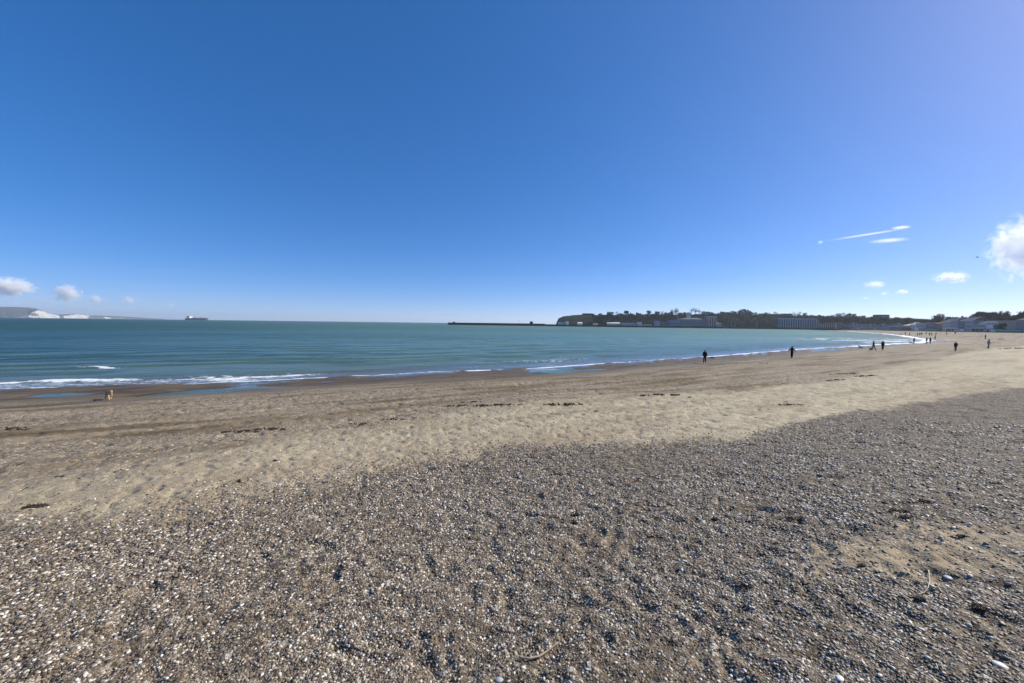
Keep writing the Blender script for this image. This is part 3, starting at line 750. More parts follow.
# big terrace and town front
building('seafront_terrace', 'long four storey terrace with pale vertical bays below the trees', 778.5, 816.4, 706, 690, 2.5, 318.6, 14, 'navy', 'flat', 'lilac', 4, 16, piers='lilac', band='lilac')
building('terrace_end_house', 'narrow cream end house touching the long pale bayed terrace', 816.8, 819.4, 690, 686, 2.5, 319.3, 12, 'brick', 'hip', 'slate', 4, 2)
building('brick_arcade', 'brick building with teal shops and two pale strips', 819.8, 836, 684, 664, 1.3, 319.6, 14, 'brick', 'gable', 'tile', 2, 8, shop='teal', piers='lilac')
building('brick_arcade', 'lower red roofed arcade with a teal shopfront', 836.4, 851, 662, 642, 1.3, 321.0, 14, 'brick', 'gable', 'tile', 2, 8, shop='teal')
building('guest_house_row', 'row of narrow grey guest houses with tall windows', 851.5, 871, 640, 600, 1.3, 320.6, 12, 'grey', 'gable', 'slate', 3, 12, chim=4, band='lilac')
building('hotel', 'dull hotel with a pale pink cornice right of the guest houses', 871.5, 880.4, 596, 580, 1.4, 320.8, 14, 'bluegrey', 'flat', 'lilac', 3, 6, band='cream')
building('flat_block', 'square dark apartment block standing above the town roofs', 880.2, 889, 640, 640, 1.5, 314.9, 14, 'quay', 'flat', 'slate', 6, 6)
building('guest_house_row', 'blue grey guest houses with small white windows beyond the brown kiosk', 881, 896, 574, 545, 1.5, 323.2, 12, 'bluegrey', 'gable', 'slate', 2, 9, chim=3)
building('brown_kiosk', 'long brown seafront kiosk with pale roof edge', 890, 903, 500, 470, 1.6, 327.0, 8, 'brick', 'flat', 'white', 1, 7)
building('white_roof_hall', 'low hall with a bright white roof in the middle of the town front', 903, 909.5, 540, 530, 1.7, 323.4, 16, 'mauve', 'hip', 'white', 1, 5)
building('white_roof_hall', 'small hall with white gable right of the low white roofed hall', 910, 914.5, 520, 514, 1.7, 322.3, 12, 'cream', 'gable', 'white', 2, 3)
building('seafront_hotel', 'pale grey seafront hotel behind the long green hoarding', 916, 926, 500, 480, 1.8, 323.4, 14, 'grey', 'flat', 'white', 2, 7)
building('seafront_hotel', 'mauve seafront hotel left of the pointed tree', 926.5, 934, 478, 462, 1.8, 323.0, 14, 'mauve', 'flat', 'lilac', 2, 5)
building('brick_villa', 'dark red brick villa under the pointed tree', 934.4, 942, 460, 446, 1.9, 320.8, 12, 'brick', 'hip', 'tile', 3, 5, chim=1)
building('town_house', 'cream house with a dark slate roof left of the open kiosk', 942.5, 951, 440, 425, 2, 318.6, 12, 'cream', 'gable', 'slate', 3, 5, chim=2)
building('town_house', 'grey blue house with a pale gable behind the open kiosk', 951.4, 957.6, 422, 414, 2, 317.3, 12, 'bluegrey', 'gable', 'slate', 3, 4, chim=1)
building('town_house', 'dark house behind the white van', 958, 964, 412, 402, 2.1, 317.8, 12, 'navy', 'hip', 'slate', 3, 4, chim=1)
building('town_house', 'light blue grey gabled house left of the big dark trees', 964.4, 973, 400, 388, 2.2, 317.0, 12, 'bluegrey', 'gable', 'slate', 3, 5, chim=2)
building('town_house', 'long greenish grey house in front of the big dark trees', 973.5, 986, 386, 370, 2.3, 320.8, 12, 'grey', 'gable', 'slate', 2, 8, chim=2)
building('town_house', 'white house beside the cream stone terrace', 986.4, 997, 368, 356, 2.4, 321.0, 12, 'white', 'flat', 'slate', 2, 6)
building('stone_terrace', 'cream stone terrace above the pale green barrier', 997.4, 1016, 354, 330, 2.5, 320.9, 12, 'stonewall', 'flat', 'stonewall', 2, 11)
building('corner_hotel', 'tall dark blue corner hotel at the right edge of the picture', 1016.4, 1034, 326, 306, 2.6, 314.5, 16, 'navy', 'hip', 'slate', 4, 8, chim=2)
building('town_house', 'pale house beyond the right edge of the dark blue corner hotel', 1035, 1060, 304, 276, 2.7, 316.5, 14, 'cream', 'gable', 'slate', 3, 9, chim=2)

# esplanade wall
EP = [at(x, 325, Y) for x, Y in [(838, 590), (850, 580), (875, 520), (900, 430), (950, 345), (1000, 285), (1060, 235), (1160, 190)]]
EP = [(p.x, p.y) for p in EP]
poly_wall('esplanade_wall', EP, -.5, 2.35, 1.2, MW['stonewall'], 'low pale esplanade wall along the top of the beach', 'sea wall', MW['stonewall'])
def polyline_pt(x, Y, z): p = at(x, 325, Y); p.z = z; return p
def seglen(name, lab, cat, x0, x1, Y0, Y1, z, parts, group=None):
    A = polyline_pt(x0, Y0, z); B = polyline_pt(x1, Y1, z); L = (B - A).length
    e = empty(name, (A + B) / 2, math.atan2((B - A).y, (B - A).x), lab, cat, group)
    parts(e, L); return e
def hoarding(colr, h, rail):
    def f(e, L):
        mb = MB(); mb.box(-L / 2, L / 2, 0, .12, .2, h); mb.build('panel', MW[colr], e)
        mb = MB(); mb.box(-L / 2, L / 2, -.08, -.003, h * .62, h * .82); mb.build('stripe', MW[rail], e)
        n = max(3, int(L / 3))
        for i in range(min(n, 14)):
            mb = MB(); x = -L / 2 + L * i / (min(n, 14) - 1); mb.box(x - .08, x + .08, .125, .28, 0, h + .15); mb.build('post', MW['black'], e)
    return f
seglen('green_hoarding', 'long green hoarding with a pale stripe left of the open kiosk', 'hoarding', 921, 938, 396, 366, 2.2, hoarding('green', 2.3, 'palegreen'))
seglen('green_barrier', 'dark green barrier with bright pale green stripe at the far right', 'barrier', 996, 1022, 290, 268, 2.6, hoarding('green', 2.4, 'palegreen'))
seglen('green_barrier', 'faded pale green barrier left of the dark green one', 'barrier', 984, 995.6, 308, 292, 2.5, hoarding('palegreen', 2.1, 'white'))
def kiosk(roof, w):
    def f(e, L):
        mb = MB(); mb.box(-L / 2 - .6, L / 2 + .6, -.8, 4.2, 2.7, 3.15); mb.box(-L / 2, L / 2, 0, 3.4, 3.153, 3.5); mb.build('roof', MW[roof], e)
        n = 5
        for i in range(n):
            mb = MB(); x = -L / 2 + L * i / (n - 1); mb.tube([(x, 0, 0), (x, 0, 2.7)], .13, 8); mb.build('post', MW['white'], e)
        mb = MB(); mb.box(-L / 2 + .3, L / 2 - .3, 1.5, 3.2, 0, 2.697); mb.build('wall', MW[w], e)
        mb = MB(); mb.box(-L / 2 + .6, L / 2 - .6, 1.38, 1.497, 1.0, 2.1); mb.build('serving_hatch', MW['glass'], e)
    return f
seglen('seafront_kiosk', 'open seafront kiosk with a white flat roof left of the white van', 'kiosk', 944.5, 952, 352, 344, 2.3, kiosk('white', 'navy'))
seglen('seafront_shelter', 'long seafront shelter with dark posts and a pale roof line', 'shelter', 968, 984, 322, 306, 2.4, kiosk('grey', 'navy'))
# white tent
def tent():
    p = polyline_pt(916.5, 420, 1.9)
    e = empty('pointed_tent', p, .3, 'small white pointed tent by the left end of the green hoarding', 'tent')
    mb = MB(); n = 8
    V = []; rad = [1.7, 1.6, 1.0, .45, .12]; zz = [0, 1.7, 2.3, 3.2, 4.2]
    for r_i, z in zip(rad, zz):
        for k in range(n): V.append((r_i * math.cos(2 * math.pi * k / n), r_i * math.sin(2 * math.pi * k / n), z))
    Fc = [(j * n + k, j * n + (k + 1) % n, (j + 1) * n + (k + 1) % n, (j + 1) * n + k) for j in range(4) for k in range(n)]
    mb.add(V, Fc); mb.build('canvas', MW['white'], e)
    mb = MB(); mb.tube([(0, 0, 0), (0, 0, 4.7)], .06, 6); mb.build('pole', MW['grey'], e)
tent()
# vehicles
def van(px, Y, z, rz, lab, body='white', name='parked_van', cat='van', s=1.0):
    p = polyline_pt(px, Y, z); e = empty(name, p, rz, lab, cat, 'vehicles parked on the esplanade'); e.scale = (s, s, s)
    bm = MB(); prof = [(-2.5, .35), (2.35, .35), (2.5, .9), (1.75, 1.15), (1.2, 2.05), (-2.3, 2.15), (-2.5, 1.9)]
    n = len(prof); V = [(x, -.95, z_) for x, z_ in prof] + [(x, .95, z_) for x, z_ in prof]
    bm.add(V, [tuple(range(n)), tuple(range(2 * n - 1, n - 1, -1))] + [(i, n + i, n + (i + 1) % n, (i + 1) % n) for i in range(n)])
    bm.build('body', MW[body], e)
    mb = MB(); mb.add([(1.74, -.8, 1.2), (1.74, .8, 1.2), (1.26, .8, 1.98), (1.26, -.8, 1.98)], [(0, 1, 2, 3)])
    for s_ in (-1, 1): mb.box(.1, 1.1, s_ * .96 - .01, s_ * .96 + .01, 1.25, 1.9)
    mb.build('window', MW['glass'], e)
    for x in (-1.6, 1.6):
        for y in (-.85, .85):
            mb = MB(); mb.tube([(x, y - .12, .36), (x, y + .12, .36)], .36, 14); mb.build('wheel', MW['black'], e)
van(959.8, 333, 2.35, 2.6, 'bright white van parked between the kiosk and the shelter')
van(874, 540, 1.5, 2.4, 'small white van parked before the hotel with the pink cornice')
van(857.3, 588, 1.4, 2.4, 'white van in front of the row of narrow grey guest houses', s=1.25)
van(990.5, 300, 2.5, 2.5, 'dark van by the faded pale green barrier', 'navy')
van(938.5, 372, 2.2, 2.5, 'dark van at the right end of the long green hoarding', 'navy')
for i, (px, Y, hh, lb) in enumerate([(731.5, 700, 11, 'left one of two pale masts before the quay trees'), (735, 700, 11, 'right one of two pale masts before the quay trees'),
                                     (757, 702, 8, 'short pale mast before the quay trees'), (954.8, 338, 5, 'pole just right of the open kiosk'), (971, 312, 7, 'pole at the left end of the long shelter')]):
    p = polyline_pt(px, Y, 3 if Y > 600 else 2.4); e = empty('lamp_post', p, 0, lb, 'mast', 'masts along the waterfront')
    mb = MB(); mb.tube([(0, 0, 0), (0, 0, hh)], [.28, .16], 6); mb.build('pole', MW['grey'], e)
    mb = MB(); mb.tube([(0, 0, hh - .1), (.5, 0, hh + .15), (1.3, 0, hh + .1)], .12, 6); mb.build('arm', MW['grey'], e)

# ---- trees
def leaf_mat(name, a, b, c):
    m, nt, out = material(name); g = N(nt)
    pos = g.n('ShaderNodeNewGeometry').outputs['Position']
    f = g.noise(pos, .5, 3, .6); g.bsdf(out, g.ramp(f, [(.3, a), (.5, b), (.7, c)]), .85, .15); return m
ML = [leaf_mat('evergreen_leaves', (.014, .026, .016), (.026, .040, .024), (.048, .060, .034)),
      leaf_mat('olive_leaves', (.028, .032, .020), (.050, .052, .032), (.085, .082, .050)),
      leaf_mat('bare_twigs', (.04, .036, .033), (.06, .054, .050), (.09, .08, .07)),
      leaf_mat('dark_bluish_leaves', (.014, .021, .019), (.025, .035, .030), (.044, .054, .042))]
MBARK = plain('tree_bark', (.085, .07, .055), .95)
def tree_mesh(kind, seed):
    rd = random.Random(seed)
    V = []; Fc = []
    ncl = {0: 22, 1: 20, 2: 24, 3: 28}[kind]
    rx, rz_, cz = {0: (4.6, 4.6, 5.6), 1: (4.6, 4.4, 5.6), 2: (4.6, 4.6, 6.2), 3: (5.6, 4.6, 5.5)}[kind]
    cls = []
    for i in range(ncl):
        a = rd.uniform(0, 6.28); q = rd.uniform(.15, 1) ** .6; t = rd.uniform(-1, 1)
        c = Vector((math.cos(a) * rx * q * math.sqrt(max(0, 1 - t * t * .7)) * .8, math.sin(a) * rx * q * math.sqrt(max(0, 1 - t * t * .7)) * .8, cz + t * rz_ * .78))
        cls.append((c, rd.uniform(1.3, 2.2)))
    per = {0: 70, 1: 60, 2: 34, 3: 64}[kind]
    for c, rr in cls:
        for k in range(per):
            d = Vector((rd.gauss(0, 1), rd.gauss(0, 1), rd.gauss(0, .8)))
            d = d.normalized() * rr * rd.uniform(.35, 1.05)
            p = c + d
            if kind == 2:
                dd = (d.normalized() + Vector((0, 0, .6))).normalized(); sdv = dd.cross(Vector((rd.random(), rd.random(), rd.random()))).normalized() * .07
                L = rd.uniform(.9, 1.7); b = len(V); V += [p - sdv, p + sdv, p + dd * L]; Fc.append((b, b + 1, b + 2))
            else:
                n = Vector((rd.gauss(0, 1), rd.gauss(0, 1), rd.gauss(0, 1) + .6)).normalized(); a = n.orthogonal().normalized(); b_ = n.cross(a); s = rd.uniform(.22, .5)
                b = len(V); V += [p + a * s, p + b_ * s * .7, p - a * s, p - b_ * s * .8]; Fc.append((b, b + 1, b + 2, b + 3))
    me = bpy.data.meshes.new('crown'); me.from_pydata([tuple(v) for v in V], [], Fc); me.materials.append(ML[kind])
    mb = MB(); mb.tube([(0, 0, -1.5), (.1, 0, 2), (.2, .1, 4.2), (.1, 0, cz)], [.42, .33, .24, .12], 7)
    for c, rr in cls[:9]:
        mb.tube([(.1, 0, rd.uniform(2.2, 4.5)), tuple(Vector((c.x * .5, c.y * .5, c.z * .5 + 2.2))), tuple(c)], [.17, .11, .04], 5)
    o = mb.build('trunk', MBARK); tm = o.data; bpy.data.objects.remove(o)
    return me, tm
TM = {(k, s): tree_mesh(k, 100 * k + s) for k in range(4) for s in range(3)}
KN = ['dark evergreen', 'olive green', 'bare brown winter', 'broad dark']
TREES = []
def tree(px, ytop, Y, kind, w=1.0, base=None):
    z = at(px, ytop, Y).z
    if base is None: base = max(2.0, z - random.uniform(10.5, 13))
    h = z - base; sc_ = h / 10.6
    TREES.append((px, Y, base, sc_, kind, w))
trows = []
# skyline of the headland (px, top)
for i, (px, yt, kd, w_) in enumerate([(593, 313.5, 0, .8), (597, 314.5, 1, 1), (601, 314.2, 1, 1), (605, 313.6, 1, 1), (610, 313.7, 0, 1), (614, 314.8, 0, 1), (608.5, 310.6, 1, .8), (612, 311.0, 1, .9), (617, 311.8, 2, .9), (620.5, 312.3, 1, .8),
        (626, 310.3, 0, 1.0), (629, 311.8, 1, .8), (633, 312.6, 1, .7), (637, 312.2, 0, .8), (640, 313, 1, .7), (648.5, 310.2, 0, .9), (646.5, 312.8, 1, .7), (652, 313.5, 0, .7), (657, 310.4, 1, 1.1), (661, 311.0, 2, 1.1), (666, 311.8, 0, .9), (670, 311.4, 0, 1),
        (675, 308.2, 2, 1.2), (672, 309.4, 2, 1.0), (680, 312.3, 0, 1), (684, 311.8, 0, .8), (691, 307.8, 2, 1.25), (695, 308.6, 2, 1.1), (699, 308.8, 2, 1.1), (703, 310.3, 1, 1), (708, 311.3, 0, 1), (712, 312.0, 0, .9),
        (717, 312.8, 1, 1), (722, 311.0, 3, 1), (727, 311.4, 3, 1), (732, 310.8, 3, 1.1), (737, 310.6, 3, 1), (742, 308.6, 3, 1.15), (746, 309.2, 3, 1), (750, 310.6, 0, 1), (755, 312.0, 1, 1), (760, 313.2, 2, 1), (765, 312.4, 3, 1), (770, 312.8, 1, 1), (775, 312.0, 2, 1.1),
        (780, 313.0, 3, .9), (785, 312.9, 3, 1), (790, 312.4, 1, .9), (794, 312.2, 2, 1), (798.5, 312.0, 2, 1), (804.5, 312.2, 3, .6), (808, 314.6, 1, .9), (813, 314.8, 3, .9), (818, 314.4, 3, .9), (822, 315.4, 0, .9), (828, 315.2, 3, .8), (833, 314.8, 2, 1), (838, 313.2, 3, 1.0), (843, 312.8, 2, 1.1), (848, 312.9, 3, 1.1), (853, 313.6, 3, 1), (858, 314.9, 1, 1), (863, 315.2, 3, 1)]):
    tree(px, yt, 835 if px < 730 else 800 if px < 775 else 770, kd, w_)
for px in np.arange(655, 860, 3.6):
    tree(px + random.uniform(-1, 1), np.interp(px, [655, 700, 740, 780, 820, 860], [313.6, 312.8, 312.2, 313.8, 315.6, 315.8]) + random.uniform(-.5, .8), 812, random.choice([0, 1, 3, 3, 2]), 1.25)
for px in np.arange(600, 656, 4.2):
    tree(px + random.uniform(-1, 1), 313.6 + random.uniform(-.5, .8), 815, random.choice([0, 1, 3]), 1.2)
# slope below
for px in np.arange(596, 772, 3.7):
    kd = random.choice([0, 0, 1, 3, 3, 2]); yt = 316.0 + random.uniform(-1.0, 2.0)
    if px > 718: yt = 314.5 + random.uniform(-1, 1.2)
    tree(px + random.uniform(-1, 1), yt, 800 if px < 718 else 765, kd, 1.0)
for px in np.arange(606, 776, 5.2):
    if 655 < px < 719: continue
    tree(px + random.uniform(-1.5, 1.5), (319.6 if px < 655 else 318.2) + random.uniform(-1.0, 1.4), 782 if px < 655 else 738, random.choice([0, 1, 3, 3, 2]), 1.0)
for px in np.arange(722, 776, 6.5):
    tree(px + random.uniform(-1.5, 1.5), 321.2 + random.uniform(-1, 1.2), 722, random.choice([0, 1, 3, 2]), .95, 2.8)
# behind the town on the right
for px in np.arange(822, 938, 4.2):
    tree(px, np.interp(px, [822, 850, 866, 875, 890, 900, 915, 930, 940], [317, 316.5, 317, 316.5, 317, 317.2, 317.8, 318.4, 318]) + random.uniform(-.6, .9), 620 - (px - 822) * .8, random.choice([0, 1, 3, 3]), 1.0)
for (px, yt, Y, kd, w_) in [(936, 315.4, 480, 3, 1), (939.5, 313.7, 475, 3, 1.0), (943.5, 315.2, 470, 3, .9), (897, 316.6, 560, 3, .8), (909, 317.2, 560, 0, .8),
        (949, 317.0, 470, 3, 1), (956, 316.6, 460, 0, 1), (962, 316.2, 450, 3, 1), (968, 316.2, 440, 3, 1), (973.5, 315.0, 430, 3, .9), (978, 312.2, 420, 3, 1.0), (981.5, 310.9, 415, 3, 1.1), (985.5, 311.9, 410, 3, 1.1), (989.5, 310.8, 405, 3, 1.1), (993, 313.2, 400, 3, 1), (996.5, 316.6, 400, 0, .8),
        (1000, 313.2, 380, 0, .9), (1003, 310.8, 375, 3, .9), (1007, 313.0, 372, 0, .9), (1011, 314.8, 368, 3, 1), (1015, 314.9, 360, 3, .9), (1021, 311.2, 345, 3, .9), (1026, 311, 340, 3, 1), (1036, 312, 330, 1, 1), (1048, 311, 320, 3, 1), (1003, 322.6, 300, 0, .6), (998.5, 323.4, 302, 3, .6)]:
    tree(px, yt, Y, kd, w_, None if yt < 320 else 2.4)
TREES.sort(key=lambda t: t[0])
cnt = {}; tot = {}
def zone(px): return 'on the headland' if px < 655 else 'behind the theatre' if px < 719 else 'left of the terrace' if px < 777 else 'above the terrace' if px < 866 else 'behind mid town' if px < 934 else 'behind the right hand houses'
for t in TREES: tot[(zone(t[0]), t[4])] = tot.get((zone(t[0]), t[4]), 0) + 1
for i, (px, Y, base, s, kd, w_) in enumerate(TREES):
    zk = (zone(px), kd); j = cnt.get(zk, 0); cnt[zk] = j + 1
    p = polyline_pt(px, Y, base)
    lab = f'{KN[kd]} tree {zk[0]}, {ordn(j)} such from the left'
    if tot[zk] == 1: lab = f'only {KN[kd]} tree {zk[0]}'
    e = empty(['evergreen_tree', 'olive_green_tree', 'bare_tree', 'broad_evergreen_tree'][kd], p, random.uniform(0, 6.28), lab, 'tree', 'trees along the far shore')
    k = s * 1.0; e.scale = (k * w_ * 1.12, k * w_ * 1.12, k)
    cm, tm = TM[(kd, i % 3)]
    mobj('crown', cm, e); mobj('trunk', tm, e)

# low scrub under the trees and along the quay: uncountable
def scrub():
    V = []; Fc = []
    def add(p, s):
        n = Vector((random.gauss(0, 1), random.gauss(0, 1), random.gauss(0, 1) + .6)).normalized(); a = n.orthogonal().normalized(); b_ = n.cross(a)
        b = len(V); V.extend([p + a * s, p + b_ * s * .7, p - a * s, p - b_ * s * .8]); Fc.append((b, b + 1, b + 2, b + 3))
    for i in range(9000):
        px = random.uniform(556, 776); Y = random.uniform(806, 900) if px < 720 else random.uniform(716, 800)
        yy = random.uniform(np.interp(px, [556, 560, 572, 600, 776], [320, 317.5, 316, 316, 319]), 323.5); p = at(px, yy, Y); p.z = max(p.z, 3)
        zt = 3 + (p.z - 3) * 1.0; p.z = zt + random.uniform(-1.5, .5)
        if px < 592: continue
        add(p, random.uniform(.6, 1.5))
    me = bpy.data.meshes.new('scrub'); me.from_pydata([tuple(v) for v in V], [], Fc); me.materials.append(ML[1])
    o = mobj('scrub', me); tag(o, 'dark scrub and undergrowth below the trees of the far shore', 'scrub', kind='stuff')
scrub()

# ---- ship
def ship():
    Y = 2700; A = at(186.6, 319, Y); B = at(208.2, 319, Y); A.z = B.z = 0; L = (B - A).length
    e = empty('cargo_ship', (A + B) / 2, math.atan2((B - A).y, (B - A).x), 'red hulled cargo ship with white superstructure on the horizon', 'ship')
    st = [(-1, .75, 1), (-.9, .95, 1), (-.5, 1, 1), (.5, 1, 1), (.8, .8, 1), (.93, .4, 1.1), (1.0, .04, 1.25)]
    V = []; hb = 15; 
    for (t, wv, hv) in st:
        x = t * L / 2
        V += [(x * .985, -wv * 9, -2), (x, -wv * 14, hb * hv), (x, wv * 14, hb * hv), (x * .985, wv * 9, -2)]
    Fc = []
    for i in range(len(st) - 1):
        for k in range(4): Fc.append((i * 4 + k, i * 4 + (k + 1) % 4, (i + 1) * 4 + (k + 1) % 4, (i + 1) * 4 + k))
    Fc += [(3, 2, 1, 0), tuple(len(V) - 4 + i for i in range(4))]
    mb = MB(); mb.add(V, Fc); mb.build('hull', plain('faded_red_hull', (.34, .21, .20), .7), e)
    x0 = -L / 2 + 8
    mb = MB(); mb.box(-L / 2 - .5, -L / 2 + 30, -14.3, 14.3, 1, 11.5); mb.build('stern_plating', MW['navy'], e)
    mb = MB(); mb.box(x0 + 4, x0 + 24, -12, 12, hb + .01, hb + 11); mb.box(x0 + 6, x0 + 22, -14, 14, hb + 11.02, hb + 15); s = mb.build('superstructure', MW['white'], e)
    mb = MB(); mb.box(x0 + 22.01, x0 + 22.3, -13, 13, hb + 12, hb + 14); mb.build('bridge_window', MW['glass'], s)
    mb = MB(); mb.tube([(x0 + 1, 0, hb), (x0 + 1, 0, hb + 15)], [3, 2.4], 12); mb.build('funnel', MW['navy'], e)
    mb = MB(); mb.tube([(x0 + 14, 0, hb + 15), (x0 + 14, 0, hb + 23)], .7, 6); mb.build('mast', MW['white'], e)
    for k in range(5):
        mb = MB(); x = x0 + 34 + k * 22; mb.box(x, x + 15, -9, 9, hb + .01, hb + 3.2); mb.build('hatch', MW['mauve'], e)
    for k in range(2):
        mb = MB(); x = x0 + 53 + k * 44; mb.tube([(x, 0, hb), (x, 0, hb + 10)], 1.3, 8); mb.tube([(x, 0, hb + 9), (x + 13, 0, hb + 11)], .7, 6); mb.build('deck_crane', MW['cream'], e)
ship()

# ------------------------------------------------------------------ people and animals
MSKIN = plain('skin', (.48, .30, .22), .6, .05)
def cloth(name, c): return plain('cloth_' + name, c, .9, .15, 6)
def ev_mesh(o, name):
    dg = bpy.context.evaluated_depsgraph_get(); me = bpy.data.meshes.new_from_object(o.evaluated_get(dg)); me.name = name
    old = o.data; bpy.data.objects.remove(o); return me
def skin_me(joints, edges, name, sub=1, extra=None, voxel=None):
    me = bpy.data.meshes.new(name); me.from_pydata([j[:3] for j in joints], edges, [])
    o = bpy.data.objects.new(name, me); col.objects.link(o)
    md = o.modifiers.new('s', 'SKIN')
    for i, j in enumerate(joints):
        d = me.skin_vertices[0].data[i]; rr = j[3]; d.radius = (rr, rr) if not hasattr(rr, '__len__') else rr; d.use_root = (i == 0)
    md.use_smooth_shade = True
    if sub: o.modifiers.new('u', 'SUBSURF').levels = sub
    res = ev_mesh(o, name)
    if extra:
        bm = bmesh.new(); bm.from_mesh(res)
        mb = extra; off = [bm.verts.new(v) for v in mb.v]
        for f in mb.f:
            try: bm.faces.new([off[i] for i in f])
            except ValueError: pass
        bm.to_mesh(res); bm.free()
    if voxel:
        o = bpy.data.objects.new(name, res); col.objects.link(o)
        md = o.modifiers.new('r', 'REMESH'); md.mode = 'VOXEL'; md.voxel_size = voxel; md.use_smooth_shade = True
        res = ev_mesh(o, name)
    return res
def limb(a, b, t): return tuple(a[i] + (b[i] - a[i]) * t for i in range(3))
POSE = {}
def pose_meshes(stride, arms, hood, bulk):
    """ joints of a standing or walking figure facing +Y, feet at z=0; returns meshes for body, coat, trousers, shoe, hair """
    key = (stride, arms, hood, bulk)
    if key in POSE: return POSE[key]
    pel = (0, 0, .92); wa = (0, .0, 1.06); ch = (0, .02, 1.28); nk = (0, .03, 1.45); hd = (0, .05, 1.60)
    J = [pel + (.125,), wa + (.115,), ch + (.13,), nk + (.05,), (0, .045, 1.52, .052)]; E = [(0, 1), (1, 2), (2, 3), (3, 4)]
    C = [(0, 0, .72, .16 * bulk)] + [pel + (.165 * bulk,), wa + (.15 * bulk,), ch + (.165 * bulk,), (0, .03, 1.42, .08)]; CE = [(0, 1), (1, 2), (2, 3), (3, 4)]
    T = [pel + (.13,)]; TE = []
    mb = MB(); shoes = MB()
    for s in (-1, 1):
        hip = (s * .09, 0, .88); st = stride * s
        knee = (s * .10, st * .5 + .03, .49); an = (s * .10, st * 1.0 - (.05 if st < 0 else 0), .10 + (.05 if st < -.1 else 0))
        k = len(J); J += [hip + (.09,), knee + (.06,), an + (.042,), (an[0], an[1] + .13, max(.035, an[2] - .07), .035)]; E += [(0, k), (k, k + 1), (k + 1, k + 2), (k + 2, k + 3)]
        k = len(T); T += [(s * .085, 0, .80, .10), knee + (.085,), (an[0], an[1], an[2] + .0, .068)]; TE += [(0, k), (k, k + 1), (k + 1, k + 2)]
        shoes.ell((an[0], an[1] + .06, max(.05, an[2] - .05)), (.055, .15, .055), 10, 6)
        sh = (s * .18, .02, 1.40)
        if arms == 'swing': el = (s * .25, -st * .35, 1.13); wr = (s * .24, -st * .8 + .10, .90)
        elif arms == 'out': el = (s * .36, .0, 1.20); wr = (s * .46, .10, .98)
        elif arms == 'front': el = (s * .24, .02, 1.13); wr = (s * .12, .24, 1.08)
        else: el = (s * .25, -.06, 1.13); wr = (s * .20, .10, .95)
        k = len(J); J += [sh + (.055,), el + (.042,), wr + (.028,)]; E += [(2, k), (k, k + 1), (k + 1, k + 2)]
        k = len(C); C += [sh + (.085 * bulk,), el + (.068,), limb(el, wr, .95) + (.052,)]; CE += [(3, k), (k, k + 1), (k + 1, k + 2)]
        d = (Vector(wr) - Vector(el)).normalized(); side = Vector((1, 0, 0)); w0 = Vector(wr)
        fwd = d.cross(side).normalized()
        mb.ell(tuple(w0 + d * .06), (.022, .042, .05), 8, 6)
        for q, (off, L) in enumerate([(-.030, .060), (-.010, .072), (.010, .068), (.030, .052)]):
            p0 = w0 + d * .095 + fwd * off; p1 = p0 + d * L * .55; p2 = p1 + (d * .8 - side * s * .5).normalized() * L * .5
            mb.tube([p0 - d * .02, p1, p2], [.0105, .0095, .0075], 6)
        t0 = w0 + d * .04 + fwd * .035; mb.tube([t0, t0 + fwd * .025 + d * .02, t0 + fwd * .035 + d * .045], [.012, .011, .009], 6)
    mb.ell(hd, (.078, .098, .118), 14, 10); mb.ell((0, .045, 1.555), (.055, .075, .06), 10, 8)
    mb.add([(-.014, .145, 1.575), (.014, .145, 1.575), (0, .172, 1.578), (0, .142, 1.62)], [(0, 2, 3), (2, 1, 3), (0, 1, 2), (0, 3, 1)])
    for s in (-1, 1): mb.ell((s * .079, .045, 1.59), (.012, .02, .032), 6, 5)
    body = skin_me(J, E, 'body', 1, mb, .011)
    coat = skin_me(C, CE, 'coat', 1); tro = skin_me(T, TE, 'trousers', 1)
    o = shoes.build('shoes', MW['black'], smooth=True); sm = o.data; bpy.data.objects.remove(o)
    hb = MB()
    if hood:
        hb.ell((0, .015, 1.605), (.105, .11, .145), 14, 10); hb.ell((0, .0, 1.46), (.13, .10, .07), 12, 6)
    else:
        hb.ell((0, .028, 1.635), (.088, .10, .098), 14, 10); hb.ell((0, -.01, 1.585), (.08, .07, .09), 12, 8)
    o = hb.build('hair', MW['black'], smooth=True); hm_ = o.data; bpy.data.objects.remove(o)
    fm = MB()
    for s in (-1, 1): fm.ell((s * .03, .137, 1.612), (.011, .007, .007), 8, 5, 0)
    fm.box(-.024, .024, .128, .139, 1.536, 1.544, 1)
    o = fm.build('face', [MW['black'], MW['rust']]); fmm = o.data; bpy.data.objects.remove(o)
    POSE[key] = (body, coat, tro, sm, hm_, fmm); return POSE[key]
def person(px, py, lab, coat=(.02, .02, .025), tro=(.02, .022, .03), hair=(.05, .035, .025), stride=.22, arms='swing', hood=False, bulk=1.0, face=0., hpx=None, group=None):
    p = ground(px, py)
    e = empty('person', (p.x, p.y, p.z - .01), R(face), lab, 'person', group)
    ms = pose_meshes(stride, arms, hood, bulk)
    for nm, me, mt in (('body', ms[0], MSKIN), ('coat', ms[1], cloth(str(coat), coat)), ('trousers', ms[2], cloth(str(tro), tro)), ('shoes', ms[3], None), ('hood' if hood else 'hair', ms[4], cloth(str(coat if hood else hair), coat if hood else hair)), ('face', ms[5], None)):
        me = me.copy() if mt else me
        if mt: me.materials.clear(); me.materials.append(mt); me.polygons.foreach_set('material_index', [0] * len(me.polygons)); me.polygons.foreach_set('use_smooth', [True] * len(me.polygons))
        me.name = nm; o = mobj(nm, me, e)
    if hpx:
        Y = p.y; want = hpx * Y / F; k = max(.88, min(1.12, want / 1.73)); e.scale = (k, k, k)
    return e
NAVY = (.012, .016, .032); BLK = (.010, .010, .012)
